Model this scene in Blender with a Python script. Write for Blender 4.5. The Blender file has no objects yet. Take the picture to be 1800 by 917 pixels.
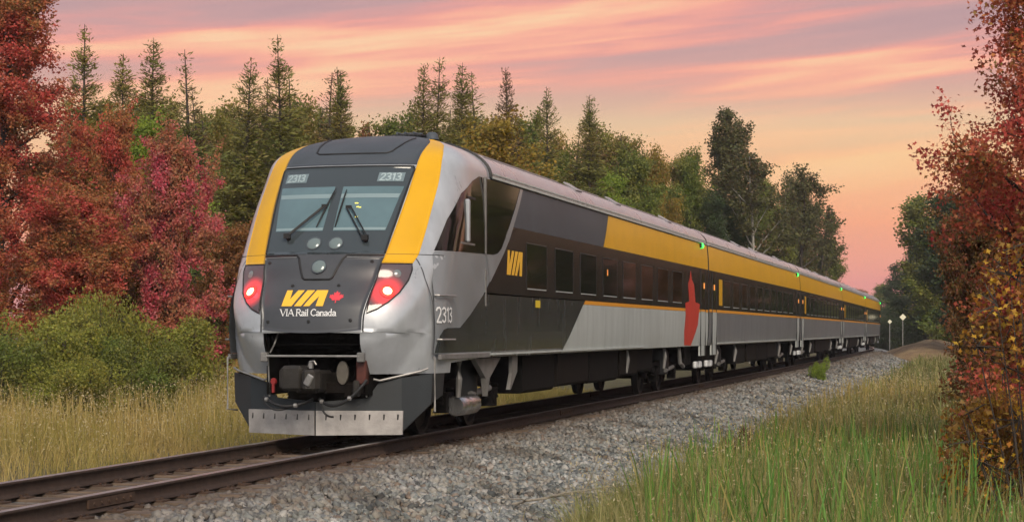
import bpy, bmesh, math, random
import numpy as np
from mathutils import Vector, Matrix
from mathutils.geometry import tessellate_polygon

sc = bpy.context.scene
COL = sc.collection
R = math.radians

# ------------------------------------------------------------------ camera
F_PX, HORIZON, CAMX, CAMY, CAMZ, YAW = 3238.4, 580.9, 8.804, -23.3575, 1.517, 0.2519
cam = bpy.data.cameras.new('camera'); cam_o = bpy.data.objects.new('camera', cam); COL.objects.link(cam_o)
cam.sensor_width = 36; cam.lens = 36 * F_PX / 1800
cam.shift_y = (HORIZON - 458.5) / 1800
cam.clip_start = 0.1; cam.clip_end = 6000
cam_o.location = (CAMX, CAMY, CAMZ); cam_o.rotation_euler = (R(90), 0, YAW)
sc.camera = cam_o
DV = (-math.sin(YAW), math.cos(YAW)); RV = (math.cos(YAW), math.sin(YAW))
def spot(px, D):
    """ground position of something seen at picture column px, D metres away"""
    l = (px - 900) / F_PX * D
    return CAMX + DV[0] * D + RV[0] * l, CAMY + DV[1] * D + RV[1] * l
def level(py, D):
    return CAMZ + (HORIZON - py) * D / F_PX

# ------------------------------------------------------------------ sky, sun, exposure
SUN_EL, SUN_AZ = R(34), R(154)     # soft afterglow light; azimuth measured from +Y towards +X
world = bpy.data.worlds.new('World'); sc.world = world; world.use_nodes = True
nt = world.node_tree; nt.nodes.clear()
def wn(t, **k):
    n = nt.nodes.new(t)
    for a, b in k.items(): setattr(n, a, b)
    return n
def wl(a, b): nt.links.new(a, b)
def wmath(op, a, b=None, clamp=False):
    n = wn('ShaderNodeMath', operation=op, use_clamp=clamp)
    for i, v in enumerate((a, b)):
        if v is None: continue
        if isinstance(v, (int, float)): n.inputs[i].default_value = v
        else: wl(v, n.inputs[i])
    return n.outputs[0]
def wmix(f, a, b):
    n = wn('ShaderNodeMix', data_type='RGBA')
    for s, v in ((n.inputs[0], f), (n.inputs[6], a), (n.inputs[7], b)):
        if isinstance(v, (int, float)): s.default_value = v
        elif isinstance(v, tuple): s.default_value = (*v, 1)
        else: wl(v, s)
    return n.outputs[2]
tc = wn('ShaderNodeTexCoord'); sep = wn('ShaderNodeSeparateXYZ'); wl(tc.outputs['Generated'], sep.inputs[0])
dx, dy, dz = sep.outputs
elev = wmath('ARCSINE', dz)                              # radians
# glow direction: where the sun went down, beyond the far end of the train
gx, gy = math.sin(-0.02), math.cos(-0.02)
toward = wmath('ADD', wmath('MULTIPLY', dx, gx), wmath('MULTIPLY', dy, gy))
az = wmath('ARCTAN2', dx, dy)
# cloud streaks: long along the horizon, sloping slightly
cv = wn('ShaderNodeCombineXYZ')
wl(wmath('MULTIPLY', az, 2.4), cv.inputs[0])
wl(wmath('ADD', wmath('MULTIPLY', elev, 27.0), wmath('MULTIPLY', az, -2.3)), cv.inputs[1])
cv.inputs[2].default_value = 12.6
n1 = wn('ShaderNodeTexNoise'); n1.inputs['Scale'].default_value = 1.0; n1.inputs['Detail'].default_value = 4.5; n1.inputs['Roughness'].default_value = .5; n1.inputs['Distortion'].default_value = .35
wl(cv.outputs[0], n1.inputs['Vector'])
cv2 = wn('ShaderNodeCombineXYZ')
wl(wmath('MULTIPLY', az, 7.0), cv2.inputs[0]); wl(wmath('ADD', wmath('MULTIPLY', elev, 95.0), wmath('MULTIPLY', az, -7.6)), cv2.inputs[1]); cv2.inputs[2].default_value = 8.3
n2 = wn('ShaderNodeTexNoise'); n2.inputs['Scale'].default_value = 1.0; n2.inputs['Detail'].default_value = 5; n2.inputs['Roughness'].default_value = .55; n2.inputs['Distortion'].default_value = .5
wl(cv2.outputs[0], n2.inputs['Vector'])
streak = wmath('ADD', wmath('MULTIPLY', n1.outputs[0], .80), wmath('MULTIPLY', n2.outputs[0], .20))
# clear-air colour by elevation (rose at the horizon, salmon, peach, then lavender blue)
er = wn('ShaderNodeValToRGB'); wl(wmath('DIVIDE', elev, R(30), clamp=True), er.inputs[0])
els = er.color_ramp.elements
def ramp(els, stops):
    while len(els) > 1: els.remove(els[-1])
    els[0].position, els[0].color = stops[0][0], (*stops[0][1], 1)
    for p, c in stops[1:]:
        e = els.new(p); e.color = (*c, 1)
ramp(els, [(0, (.66, .30, .30)), (.05, (.82, .33, .29)), (.11, (1.0, .42, .23)), (.17, (1.0, .58, .28)), (.215, (1.0, .70, .36)), (.26, (.98, .50, .32)), (.34, (.88, .38, .32)), (.6, (.66, .52, .56)), (1, (.60, .64, .78))])
# cloud colour from lit (peach) to shaded (mauve grey)
cr = wn('ShaderNodeValToRGB'); wl(streak, cr.inputs[0]); cr.color_ramp.interpolation = 'B_SPLINE'
ramp(cr.color_ramp.elements, [(.36, (.47, .32, .35)), (.44, (.55, .36, .37)), (.49, (.78, .35, .33)), (.53, (1.0, .43, .33)), (.58, (1.0, .64, .38)), (.66, (1.0, .80, .52))])
cloud_amt = wn('ShaderNodeValToRGB'); wl(wmath('DIVIDE', elev, R(30), clamp=True), cloud_amt.inputs[0])
ramp(cloud_amt.color_ramp.elements, [(0, (0, 0, 0)), (.12, (.10,) * 3), (.20, (.28,) * 3), (.25, (.66,) * 3), (.31, (.92,) * 3), (.6, (.6,) * 3), (1, (.35,) * 3)])
glow = wmix(cloud_amt.outputs[0], er.outputs[0], cr.outputs[0])
# the rest of the dome: a dusk sky, pale and blue
sky = wn('ShaderNodeTexSky', sky_type='NISHITA', sun_disc=False)
sky.sun_elevation = SUN_EL; sky.sun_rotation = SUN_AZ; sky.air_density = 1.0; sky.dust_density = 2.0
skys = wn('ShaderNodeVectorMath', operation='SCALE'); wl(sky.outputs[0], skys.inputs[0]); skys.inputs[3].default_value = 0.10
dusk = wmix(.55, skys.outputs[0], (.68, .72, .80))
side = wn('ShaderNodeMapRange', interpolation_type='SMOOTHSTEP'); wl(toward, side.inputs[0])
side.inputs[1].default_value = -.35; side.inputs[2].default_value = .75
up = wn('ShaderNodeMapRange', interpolation_type='SMOOTHSTEP'); wl(dz, up.inputs[0])
up.inputs[1].default_value = .28; up.inputs[2].default_value = .75; up.inputs[3].default_value = 1; up.inputs[4].default_value = 0
fac = wmath('MULTIPLY', side.outputs[0], up.outputs[0])
skycol = wmix(fac, dusk, glow)
bg = wn('ShaderNodeBackground'); wl(skycol, bg.inputs[0]); bg.inputs[1].default_value = 1.0
wo = wn('ShaderNodeOutputWorld'); wl(bg.outputs[0], wo.inputs[0])

sun = bpy.data.lights.new('sun', 'SUN'); sun.energy = 3.2; sun.angle = R(28); sun.color = (1, .87, .70)
sun_o = bpy.data.objects.new('sun', sun); COL.objects.link(sun_o)
sd = Vector((math.sin(SUN_AZ) * math.cos(SUN_EL), math.cos(SUN_AZ) * math.cos(SUN_EL), math.sin(SUN_EL)))
sun_o.rotation_euler = sd.to_track_quat('Z', 'Y').to_euler(); sun_o.location = (0, 0, 60)
vs = sc.view_settings; vs.view_transform = 'Standard'; vs.look = 'None'; vs.exposure = 0.0; vs.gamma = 1; vs.use_curve_mapping = False
sc.cycles.max_bounces = 4; sc.cycles.transparent_max_bounces = 4; sc.cycles.diffuse_bounces = 2; sc.cycles.glossy_bounces = 2
sc.cycles.use_denoising = True
sc.cycles.use_adaptive_sampling = True; sc.cycles.adaptive_threshold = .035; sc.cycles.adaptive_min_samples = 24
sc.cycles.sample_clamp_indirect = 6

# ------------------------------------------------------------------ helpers
def tag(o, label=None, cat=None, group=None, kind=None):
    if label: o['label'] = label
    if cat: o['category'] = cat
    if group: o['group'] = group
    if kind: o['kind'] = kind
    return o
def link(name, me, mat=None, parent=None):
    o = bpy.data.objects.new(name, me); COL.objects.link(o)
    if mat is not None and not me.materials: me.materials.append(mat)
    if parent is not None: o.parent = parent
    return o
def empty(name, loc=(0, 0, 0), rz=0.0, sc_=(1, 1, 1)):
    o = bpy.data.objects.new(name, None); COL.objects.link(o)
    o.location = loc; o.rotation_euler = (0, 0, rz); o.scale = sc_
    o.empty_display_size = .2
    return o
def copy_tree(o, parent=None):
    c = o.copy(); COL.objects.link(c); c.parent = parent
    for ch in o.children: copy_tree(ch, c)
    return c
def np_mesh(name, V, polys, smooth=False):
    """V (n,3); polys: list of int arrays (m,k)"""
    V = np.ascontiguousarray(V, np.float32)
    me = bpy.data.meshes.new(name)
    polys = [np.asarray(p, np.int32) for p in polys if len(p)]
    loops = np.concatenate([p.ravel() for p in polys])
    tot = np.concatenate([np.full(len(p), p.shape[1], np.int32) for p in polys])
    start = np.concatenate([[0], np.cumsum(tot)[:-1]]).astype(np.int32)
    me.vertices.add(len(V)); me.vertices.foreach_set('co', V.ravel())
    me.loops.add(len(loops)); me.loops.foreach_set('vertex_index', loops)
    me.polygons.add(len(tot)); me.polygons.foreach_set('loop_start', start); me.polygons.foreach_set('loop_total', tot)
    if smooth: me.polygons.foreach_set('use_smooth', np.ones(len(tot), bool))
    me.update(calc_edges=True); me.validate()
    return me
class MB:
    """collects simple solids into one mesh"""
    def __init__(s): s.v = []; s.f = []
    def add(s, vs, fs):
        b = len(s.v); s.v += [tuple(p) for p in vs]; s.f += [tuple(i + b for i in f) for f in fs]; return s
    def box(s, c, d, M=None, taper=1.0):
        hx, hy, hz = d[0] / 2, d[1] / 2, d[2] / 2
        P = [(-hx, -hy, -hz), (hx, -hy, -hz), (hx, hy, -hz), (-hx, hy, -hz), (-hx * taper, -hy * taper, hz), (hx * taper, -hy * taper, hz), (hx * taper, hy * taper, hz), (-hx * taper, hy * taper, hz)]
        P = [Vector(p) for p in P]
        if M is not None: P = [M @ p for p in P]
        P = [p + Vector(c) for p in P]
        return s.add(P, [(0, 3, 2, 1), (4, 5, 6, 7), (0, 1, 5, 4), (1, 2, 6, 5), (2, 3, 7, 6), (3, 0, 4, 7)])
    def tube(s, pts, r, n=8, cap=True):
        pts = [Vector(p) for p in pts]; rs = r if hasattr(r, '__len__') else [r] * len(pts)
        rings = []; base = len(s.v)
        up = Vector((0, 0, 1))
        for i, p in enumerate(pts):
            t = (pts[min(i + 1, len(pts) - 1)] - pts[max(i - 1, 0)]).normalized()
            a = t.cross(up)
            if a.length < 1e-3: a = t.cross(Vector((1, 0, 0)))
            a.normalize(); b = t.cross(a)
            s.v += [tuple(p + (a * math.cos(2 * math.pi * k / n) + b * math.sin(2 * math.pi * k / n)) * rs[i]) for k in range(n)]
        for i in range(len(pts) - 1):
            for k in range(n):
                k2 = (k + 1) % n
                s.f.append((base + i * n + k, base + i * n + k2, base + (i + 1) * n + k2, base + (i + 1) * n + k))
        if cap:
            s.f.append(tuple(base + k for k in range(n))); s.f.append(tuple(base + (len(pts) - 1) * n + k for k in range(n)))
        return s
    def prism(s, poly, axis, a, b):
        """poly: 2D points; axis 'x','y','z' = extrude axis"""
        def m(p, h): return {'x': (h, p[0], p[1]), 'y': (p[0], h, p[1]), 'z': (p[0], p[1], h)}[axis]
        n = len(poly)
        vs = [m(p, a) for p in poly] + [m(p, b) for p in poly]
        fs = [tuple(range(n)), tuple(range(n, 2 * n))] + [(i, (i + 1) % n, n + (i + 1) % n, n + i) for i in range(n)]
        return s.add(vs, fs)
    def lathe(s, prof, c, axis='y', n=20):
        """prof: (radius, h) pairs"""
        base = len(s.v)
        for r_, h in prof:
            for k in range(n):
                a = 2 * math.pi * k / n; u, w = r_ * math.cos(a), r_ * math.sin(a)
                p = {'x': (h, u, w), 'y': (u, h, w), 'z': (u, w, h)}[axis]
                s.v.append((p[0] + c[0], p[1] + c[1], p[2] + c[2]))
        for i in range(len(prof) - 1):
            for k in range(n):
                k2 = (k + 1) % n
                s.f.append((base + i * n + k, base + i * n + k2, base + (i + 1) * n + k2, base + (i + 1) * n + k))
        return s
    def build(s, name, mat, parent=None, bevel=0.0, smooth=False):
        me = bpy.data.meshes.new(name); me.from_pydata(s.v, [], s.f)
        bm = bmesh.new(); bm.from_mesh(me)
        bmesh.ops.recalc_face_normals(bm, faces=bm.faces)
        if bevel: bmesh.ops.bevel(bm, geom=bm.edges[:], offset=bevel, segments=1, affect='EDGES', clamp_overlap=True)
        if smooth:
            for f in bm.faces: f.smooth = True
            for e in bm.edges:
                if len(e.link_faces) == 2 and e.calc_face_angle(0) > .7: e.smooth = False
        bm.to_mesh(me); bm.free(); me.update()
        return link(name, me, mat, parent)

# ------------------------------------------------------------------ materials
def lin(c): return tuple(c)
def material(name, col, rough=.5, metal=0.0, var=0.0, scale=4.0, bump=0.0, bscale=40.0, coat=0.0, col2=None, emis=None, estr=0.0, spec=.5, stretch=(1, 1, 1), rvar=0.0):
    m = bpy.data.materials.new(name); m.use_nodes = True; t = m.node_tree; b = t.nodes['Principled BSDF']
    b.inputs['Base Color'].default_value = (*col, 1); b.inputs['Roughness'].default_value = rough; b.inputs['Metallic'].default_value = metal
    b.inputs['Specular IOR Level'].default_value = spec
    if coat: b.inputs['Coat Weight'].default_value = coat; b.inputs['Coat Roughness'].default_value = .06
    if emis: b.inputs['Emission Color'].default_value = (*emis, 1); b.inputs['Emission Strength'].default_value = estr
    if var or col2 or bump or rvar:
        co = t.nodes.new('ShaderNodeTexCoord'); mp = t.nodes.new('ShaderNodeMapping'); mp.inputs['Scale'].default_value = stretch
        t.links.new(co.outputs['Object'], mp.inputs[0])
        nz = t.nodes.new('ShaderNodeTexNoise'); nz.inputs['Scale'].default_value = scale; nz.inputs['Detail'].default_value = 6; nz.inputs['Roughness'].default_value = .62
        t.links.new(mp.outputs[0], nz.inputs['Vector'])
    if var or col2:
        c2 = col2 or tuple(min(1, c * (1 + var)) for c in col); c1 = col if col2 else tuple(c * (1 - var) for c in col)
        r_ = t.nodes.new('ShaderNodeValToRGB'); ramp(r_.color_ramp.elements, [(.34, c1), (.66, c2)])
        t.links.new(nz.outputs[0], r_.inputs[0]); t.links.new(r_.outputs[0], b.inputs['Base Color'])
    if rvar:
        mr = t.nodes.new('ShaderNodeMapRange'); t.links.new(nz.outputs[0], mr.inputs[0])
        mr.inputs[1].default_value = .3; mr.inputs[2].default_value = .7; mr.inputs[3].default_value = max(.02, rough - rvar); mr.inputs[4].default_value = rough + rvar
        t.links.new(mr.outputs[0], b.inputs['Roughness'])
    if bump:
        nb = t.nodes.new('ShaderNodeTexNoise'); nb.inputs['Scale'].default_value = bscale; nb.inputs['Detail'].default_value = 5
        t.links.new(mp.outputs[0], nb.inputs['Vector'])
        bp = t.nodes.new('ShaderNodeBump'); bp.inputs['Strength'].default_value = bump; bp.inputs['Distance'].default_value = .02
        t.links.new(nb.outputs[0], bp.inputs['Height']); t.links.new(bp.outputs[0], b.inputs['Normal'])
    return m
def leafmat(name, stops, stops2=None, patch=.25, trans=.35, rough=.55, spec=.25):
    """leaf colours picked leaf by leaf; a second set of colours grows in patches"""
    m = bpy.data.materials.new(name); m.use_nodes = True; t = m.node_tree; t.nodes.clear()
    N = t.nodes.new; L = t.links.new
    g = N('ShaderNodeNewGeometry'); r1 = N('ShaderNodeValToRGB'); ramp(r1.color_ramp.elements, stops); L(g.outputs['Random Per Island'], r1.inputs[0])
    col = r1.outputs[0]
    if stops2:
        r2 = N('ShaderNodeValToRGB'); ramp(r2.color_ramp.elements, stops2); L(g.outputs['Random Per Island'], r2.inputs[0])
        co = N('ShaderNodeTexCoord'); nz = N('ShaderNodeTexNoise'); nz.inputs['Scale'].default_value = patch; nz.inputs['Detail'].default_value = 3
        L(co.outputs['Object'], nz.inputs['Vector'])
        mr = N('ShaderNodeMapRange'); mr.inputs[1].default_value = .42; mr.inputs[2].default_value = .58; L(nz.outputs[0], mr.inputs[0])
        mx = N('ShaderNodeMix'); mx.data_type = 'RGBA'; L(mr.outputs[0], mx.inputs[0]); L(r1.outputs[0], mx.inputs[6]); L(r2.outputs[0], mx.inputs[7]); col = mx.outputs[2]
    b = N('ShaderNodeBsdfPrincipled'); b.inputs['Roughness'].default_value = rough; b.inputs['Specular IOR Level'].default_value = spec; L(col, b.inputs['Base Color'])
    tr = N('ShaderNodeBsdfTranslucent'); L(col, tr.inputs[0])
    ms = N('ShaderNodeMixShader'); ms.inputs[0].default_value = trans; L(b.outputs[0], ms.inputs[1]); L(tr.outputs[0], ms.inputs[2])
    o = N('ShaderNodeOutputMaterial'); L(ms.outputs[0], o.inputs[0])
    return m
def even(cols): return [(i / max(1, len(cols) - 1), c) for i, c in enumerate(cols)]

M = dict(
    silver=material('silver_paint', (.39, .41, .44), .34, .2, var=.14, scale=2.2, coat=.25, rvar=.10, stretch=(1, 1, .6)),
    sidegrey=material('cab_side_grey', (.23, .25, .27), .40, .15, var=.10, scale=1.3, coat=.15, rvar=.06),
    yellow=material('yellow_paint', (.66, .35, .008), .42, 0, var=.05, scale=1.5, coat=.08, spec=.3),
    dark=material('charcoal_paint', (.052, .054, .060), .40, 0, var=.14, scale=1.6, coat=.2, rvar=.08),
    mid=material('mid_grey_paint', (.068, .078, .092), .5, 0, var=.10, scale=1.2, coat=0, spec=.12),
    black=material('black_gloss', (.013, .0145, .016), .24, 0, var=.2, scale=1.0, spec=.16),
    lowdark=material('dark_lower_paint', (.032, .039, .042), .24, 0, var=.18, scale=1.2, coat=.2, spec=.3, rvar=.07, stretch=(1, 2.0, .5)),
    light=material('light_grey_paint', (.42, .45, .445), .42, 0, var=.13, scale=1.6, coat=.05, spec=.3, stretch=(1, 2.2, .4)),
    orange=material('orange_stripe_paint', (.72, .30, .02), .4),
    red=material('red_decal', (.52, .035, .022), .45, var=.10, scale=2),
    roof=material('roof_aluminium', (.95, .90, .86), .33, .0, var=.08, scale=1.0, rvar=.1),
    rib=material('roof_joint', (.30, .28, .29), .5, .2),
    glass=material('tinted_glass', (.010, .009, .008), .07, 0, spec=.35),
    wsglass=material('windshield_glass', (.040, .050, .055), .10, 0, coat=.5),  # base colour lifted to carry some of the reflected sky
    pane=material('windshield_pane', (.095, .155, .175), .12, 0, var=.10, scale=1.5, coat=.6),
    paneband=material('sun_blind', (.20, .27, .29), .4),
    rubber=material('black_rubber', (.010, .010, .011), .6),
    under=material('underframe_shaded', (.0045, .004, .0038), .8, 0, spec=.12, var=.35, scale=3, bump=.3),  # near-black base: the shade under the train is put into the colour
    underb=material('underframe_brown', (.008, .006, .005), .8, 0, spec=.12, var=.35, scale=2, bump=.3),  # brown darkened so the colour carries the shade beneath the cars
    steel=material('worn_steel', (.30, .29, .28), .45, .6, var=.25, scale=6, bump=.1),
    plate=material('galvanised_plate', (.34, .32, .31), .5, .35, var=.18, scale=5, bump=.15),
    bracket=material('grey_bracket', (.17, .165, .16), .55, .2, var=.2, scale=5),
    pilot=material('pilot_grey', (.015, .019, .023), .5, 0, var=.2, scale=2.5, bump=.1),  # grey darkened to paint in the shadow of the nose overhang
    white=material('white_vinyl', (.78, .78, .78), .5),
    palegrey=material('pale_grey_vinyl', (.58, .60, .62), .5),
    logo=material('logo_yellow', (.86, .48, .04), .45),
    leafred=material('logo_red', (.70, .05, .07), .45),
    wheel=material('wheel_steel', (.012, .010, .010), .6, .1, spec=.2, var=.3, scale=5),  # steel darkened with the underframe, shade included in the colour
    chrome=material('bright_cylinder', (.42, .42, .43), .25, .9, var=.2, scale=8),
    tan=material('coupler_casting', (.022, .019, .016), .6, .2, var=.35, scale=6, bump=.2),
    tan2=material('socket_cover_tan', (.085, .075, .06), .6, 0, var=.2, scale=6),
    redpart=material('red_handle', (.22, .015, .015), .5),
    rust=material('rust_red_box', (.07, .016, .010), .6, var=.3, scale=8),
    yellow_label=material('yellow_label', (.70, .52, .03), .5),
    lamp_glass=material('headlamp_glass', (.15, .19, .19), .12, .1, coat=.6),
    green_lamp=material('green_marker_lamp', (.02, .25, .05), .3, emis=(.05, 1.0, .10), estr=4.0),
    amber=material('amber_display', (.3, .1, .02), .4, emis=(1.0, .38, .08), estr=.9),
    digits=material('number_digits', (.36, .44, .46), .5),
    numberboard=material('number_board', (.15, .20, .22), .3),
    cabglow=material('cab_instrument_light', (.4, .35, .05), .4, emis=(1, .8, .12), estr=1.6),
    railside=material('rail_rust', (.040, .024, .017), .75, .2, var=.35, scale=9, bump=.25, bscale=60),
    railtop=material('rail_worn_top', (.34, .32, .31), .34, .8, var=.2, scale=12, stretch=(1, .15, 1)),
    tie=material('weathered_tie', (.052, .036, .026), .9, 0, col2=(.15, .105, .075), scale=9, bump=.6, bscale=22, stretch=(.25, 1.6, 1)),
    tieplate=material('tie_plate_rust', (.060, .034, .022), .8, .2, var=.3, scale=10),
    bark=material('bark', (.045, .034, .027), .9, 0, var=.35, scale=8, bump=.6, bscale=25, stretch=(1, 1, .3)),
    palebark=material('pale_bark', (.30, .28, .25), .85, 0, var=.3, scale=6, bump=.4),
    twig=material('dead_twig', (.22, .19, .15), .85, var=.2, scale=20),
    sign=material('sign_face', (.75, .72, .55), .5),
    post=material('sign_post', (.2, .2, .2), .6, .5),
)

# ------------------------------------------------------------------ track line and terrain
def tcx(y):
    y = np.asarray(y, float)
    return -1.035e-4 * np.clip(y - 26, 0, None) ** 2 - .0016 * np.clip(y - 132, 0, None) ** 2
GU = np.array([-600, -80, -30, -16, -6, -3.1, -2.1, -1.7, 0, 1.75, 4.3, 6, 11, 16, 40, 600.])
GZ = np.array([.6, .2, -.2, -.45, -.62, -.62, -.27, -.23, -.23, -.23, -.88, -.92, -.85, -.45, .0, .6])
def gz(u): return np.interp(u, GU, GZ)
def gzxy(x, y): return gz(np.asarray(x, float) - tcx(np.minimum(y, 400)))
def vnoise(x, y, s, seed=0):
    """cheap smooth pseudo noise"""
    return (np.sin(x / s * 1.3 + seed) * np.cos(y / s * 1.1 + seed * 1.7) + np.sin((x + y) / s * .7 + seed * 2.3) * .6 + np.cos((x - 1.7 * y) / s * 1.9 + seed) * .35) / 1.95
us = np.concatenate([[-340, -200, -150, -80, -50], np.arange(-30, -4, 2), np.arange(-4, 5.01, .35), np.arange(6, 20, 1.5), [25, 40, 80, 150, 220, 340]])
ys = np.concatenate([[-50, -40], np.arange(-30, 40, 1.5), np.arange(40, 160, 4), [170, 185, 200, 230, 270, 330, 400, 440]])
UU, YY = np.meshgrid(us, ys)
XX = UU + tcx(np.minimum(YY, 400)); ZZ = gz(UU) + np.where(np.abs(UU) > 2.5, vnoise(UU, YY, 2.3) * .05, 0) - .03
def grid_faces(nr, nc):
    i = np.arange((nr - 1) * nc).reshape(nr - 1, nc)[:, :-1].ravel()
    return np.stack([i, i + 1, i + nc + 1, i + nc], 1)
ground_m = material('soil_and_thatch', (.045, .040, .018), .95, 0, col2=(.12, .105, .045), scale=1.3, bump=.6, bscale=9)
o = link('ground', np_mesh('ground', np.stack([XX, YY, ZZ], -1).reshape(-1, 3), [grid_faces(len(ys), len(us))], True), ground_m)
tag(o, kind='structure')
# ballast bed
us2 = np.array([-3.0, -2.5, -2.1, -1.7, -1, 0, 1, 1.75, 2.3, 2.9, 3.5, 4.0, 4.5])
ys2 = np.concatenate([np.arange(-30, 40, 1.0), np.arange(40, 400, 4)])
UU, YY = np.meshgrid(us2, ys2)
off = np.where((UU < -2.9) | (UU > 4.4), -.06, .012)
bed_m = material('ballast_bed', (.10, .10, .10), .95, 0, col2=(.24, .245, .24), scale=22, bump=1.0, bscale=26)
o = link('ballast_bed', np_mesh('ballast_bed', np.stack([UU + tcx(YY), YY, gz(UU) + off], -1).reshape(-1, 3), [grid_faces(len(ys2), len(us2))], True), bed_m)
tag(o, kind='structure')

# loose stones
rng = np.random.default_rng(7)
def stones(n_list):
    Vs = []
    for n, u0, u1, y0, y1, s0, s1, lift in n_list:
        u = rng.uniform(u0, u1, n); y = y0 + (y1 - y0) * rng.uniform(0, 1, n)
        keep = (np.abs(np.abs(u) - .7535) > .11)
        keep &= ~((u > 3.9) & (rng.uniform(0, 1, n) < (u - 3.9) / .8))
        u, y = u[keep], y[keep]; n_ = len(u)
        c = np.array([(a, b, d) for d in (-1, 1) for b in (-1, 1) for a in (-1, 1)], float)
        sz = rng.uniform(s0, s1, (n_, 1, 1)) * rng.uniform(.65, 1.25, (n_, 1, 3))
        v = c[None] * rng.uniform(.45, 1.05, (n_, 8, 3)) * sz
        q = rng.normal(size=(n_, 4)); q /= np.linalg.norm(q, axis=1, keepdims=True)
        w, a, b, d = q.T
        Rm = np.stack([1 - 2 * (b * b + d * d), 2 * (a * b - d * w), 2 * (a * d + b * w), 2 * (a * b + d * w), 1 - 2 * (a * a + d * d), 2 * (b * d - a * w), 2 * (a * d - b * w), 2 * (b * d + a * w), 1 - 2 * (a * a + b * b)], 1).reshape(-1, 3, 3)
        v = np.einsum('nij,nkj->nki', Rm, v)
        bumpz = vnoise(u, y, .5, 2) * .03 + np.where(np.abs(u) < 1.45, -.035, 0)
        P = np.stack([u + tcx(y), y, gz(u) + lift + bumpz + rng.uniform(-.3, .6, n_) * s1], 1)
        Vs.append(v + P[:, None])
    V = np.concatenate(Vs); n = len(V)
    fc = np.array([(0, 2, 3, 1), (4, 5, 7, 6), (0, 1, 5, 4), (1, 3, 7, 5), (3, 2, 6, 7), (2, 0, 4, 6)])
    return np_mesh('ballast_stones', V.reshape(-1, 3), [(fc[None] + (np.arange(n) * 8)[:, None, None]).reshape(-1, 4)])
stone_m = bpy.data.materials.new('crushed_stone'); stone_m.use_nodes = True
t = stone_m.node_tree; b = t.nodes['Principled BSDF']; g = t.nodes.new('ShaderNodeNewGeometry'); rr = t.nodes.new('ShaderNodeValToRGB')
ramp(rr.color_ramp.elements, [(0, (.07, .078, .082)), (.18, (.17, .185, .19)), (.36, (.30, .31, .305)), (.5, (.20, .22, .215)), (.64, (.36, .35, .325)), (.76, (.26, .24, .21)), (.88, (.46, .455, .44)), (.95, (.23, .17, .13)), (1, (.13, .12, .11))])
t.links.new(g.outputs['Random Per Island'], rr.inputs[0])
co = t.nodes.new('ShaderNodeTexCoord'); nz = t.nodes.new('ShaderNodeTexNoise'); nz.inputs['Scale'].default_value = 30; nz.inputs['Detail'].default_value = 4; t.links.new(co.outputs['Object'], nz.inputs[0])
# rust-brown brake and rail dust close to the track
sx = t.nodes.new('ShaderNodeSeparateXYZ'); t.links.new(co.outputs['Object'], sx.inputs[0])
ma = t.nodes.new('ShaderNodeMapRange'); t.links.new(sx.outputs[0], ma.inputs[0]); ma.inputs[1].default_value = 2.5; ma.inputs[2].default_value = 1.2; ma.inputs[3].default_value = 0; ma.inputs[4].default_value = .72
mx = t.nodes.new('ShaderNodeMix'); mx.data_type = 'RGBA'; mx.blend_type = 'MULTIPLY'; mx.inputs[0].default_value = .8
gr = t.nodes.new('ShaderNodeValToRGB'); ramp(gr.color_ramp.elements, [(.3, (.6, .6, .6)), (.7, (1, 1, 1))]); t.links.new(nz.outputs[0], gr.inputs[0])
t.links.new(rr.outputs[0], mx.inputs[6]); t.links.new(gr.outputs[0], mx.inputs[7])
nl = t.nodes.new('ShaderNodeTexNoise'); nl.inputs['Scale'].default_value = 1.1; nl.inputs['Detail'].default_value = 5; t.links.new(co.outputs['Object'], nl.inputs[0])
gl = t.nodes.new('ShaderNodeValToRGB'); ramp(gl.color_ramp.elements, [(.36, (.52, .47, .42)), (.48, (.92, .90, .86)), (.64, (1.12, 1.12, 1.12))]); t.links.new(nl.outputs[0], gl.inputs[0])
ml = t.nodes.new('ShaderNodeMix'); ml.data_type = 'RGBA'; ml.blend_type = 'MULTIPLY'; ml.inputs[0].default_value = 1; t.links.new(mx.outputs[2], ml.inputs[6]); t.links.new(gl.outputs[0], ml.inputs[7]); mx = ml
m2 = t.nodes.new('ShaderNodeMix'); m2.data_type = 'RGBA'; t.links.new(ma.outputs[0], m2.inputs[0]); t.links.new(mx.outputs[2], m2.inputs[6]); m2.inputs[7].default_value = (.095, .066, .048, 1)
t.links.new(m2.outputs[2], b.inputs['Base Color']); b.inputs['Roughness'].default_value = .85
o = link('ballast_stones', stones([
    (23000, .9, 4.8, -8, 8, .018, .052, .012), (13000, .9, 4.8, 8, 26, .024, .056, .012), (9000, .9, 4.7, 26, 60, .035, .062, .012), (4000, .9, 4.5, 60, 130, .05, .085, .0),
    (5200, -1.5, .9, -12, 2, .018, .036, .0), (1600, -2.6, -1.5, -12, 6, .02, .04, .0), (3000, -2.4, .9, 2, 30, .03, .05, -.02)]), stone_m)
tag(o, 'grey crushed stone ballast covering the track bed and its right shoulder', 'gravel', kind='stuff')

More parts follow.
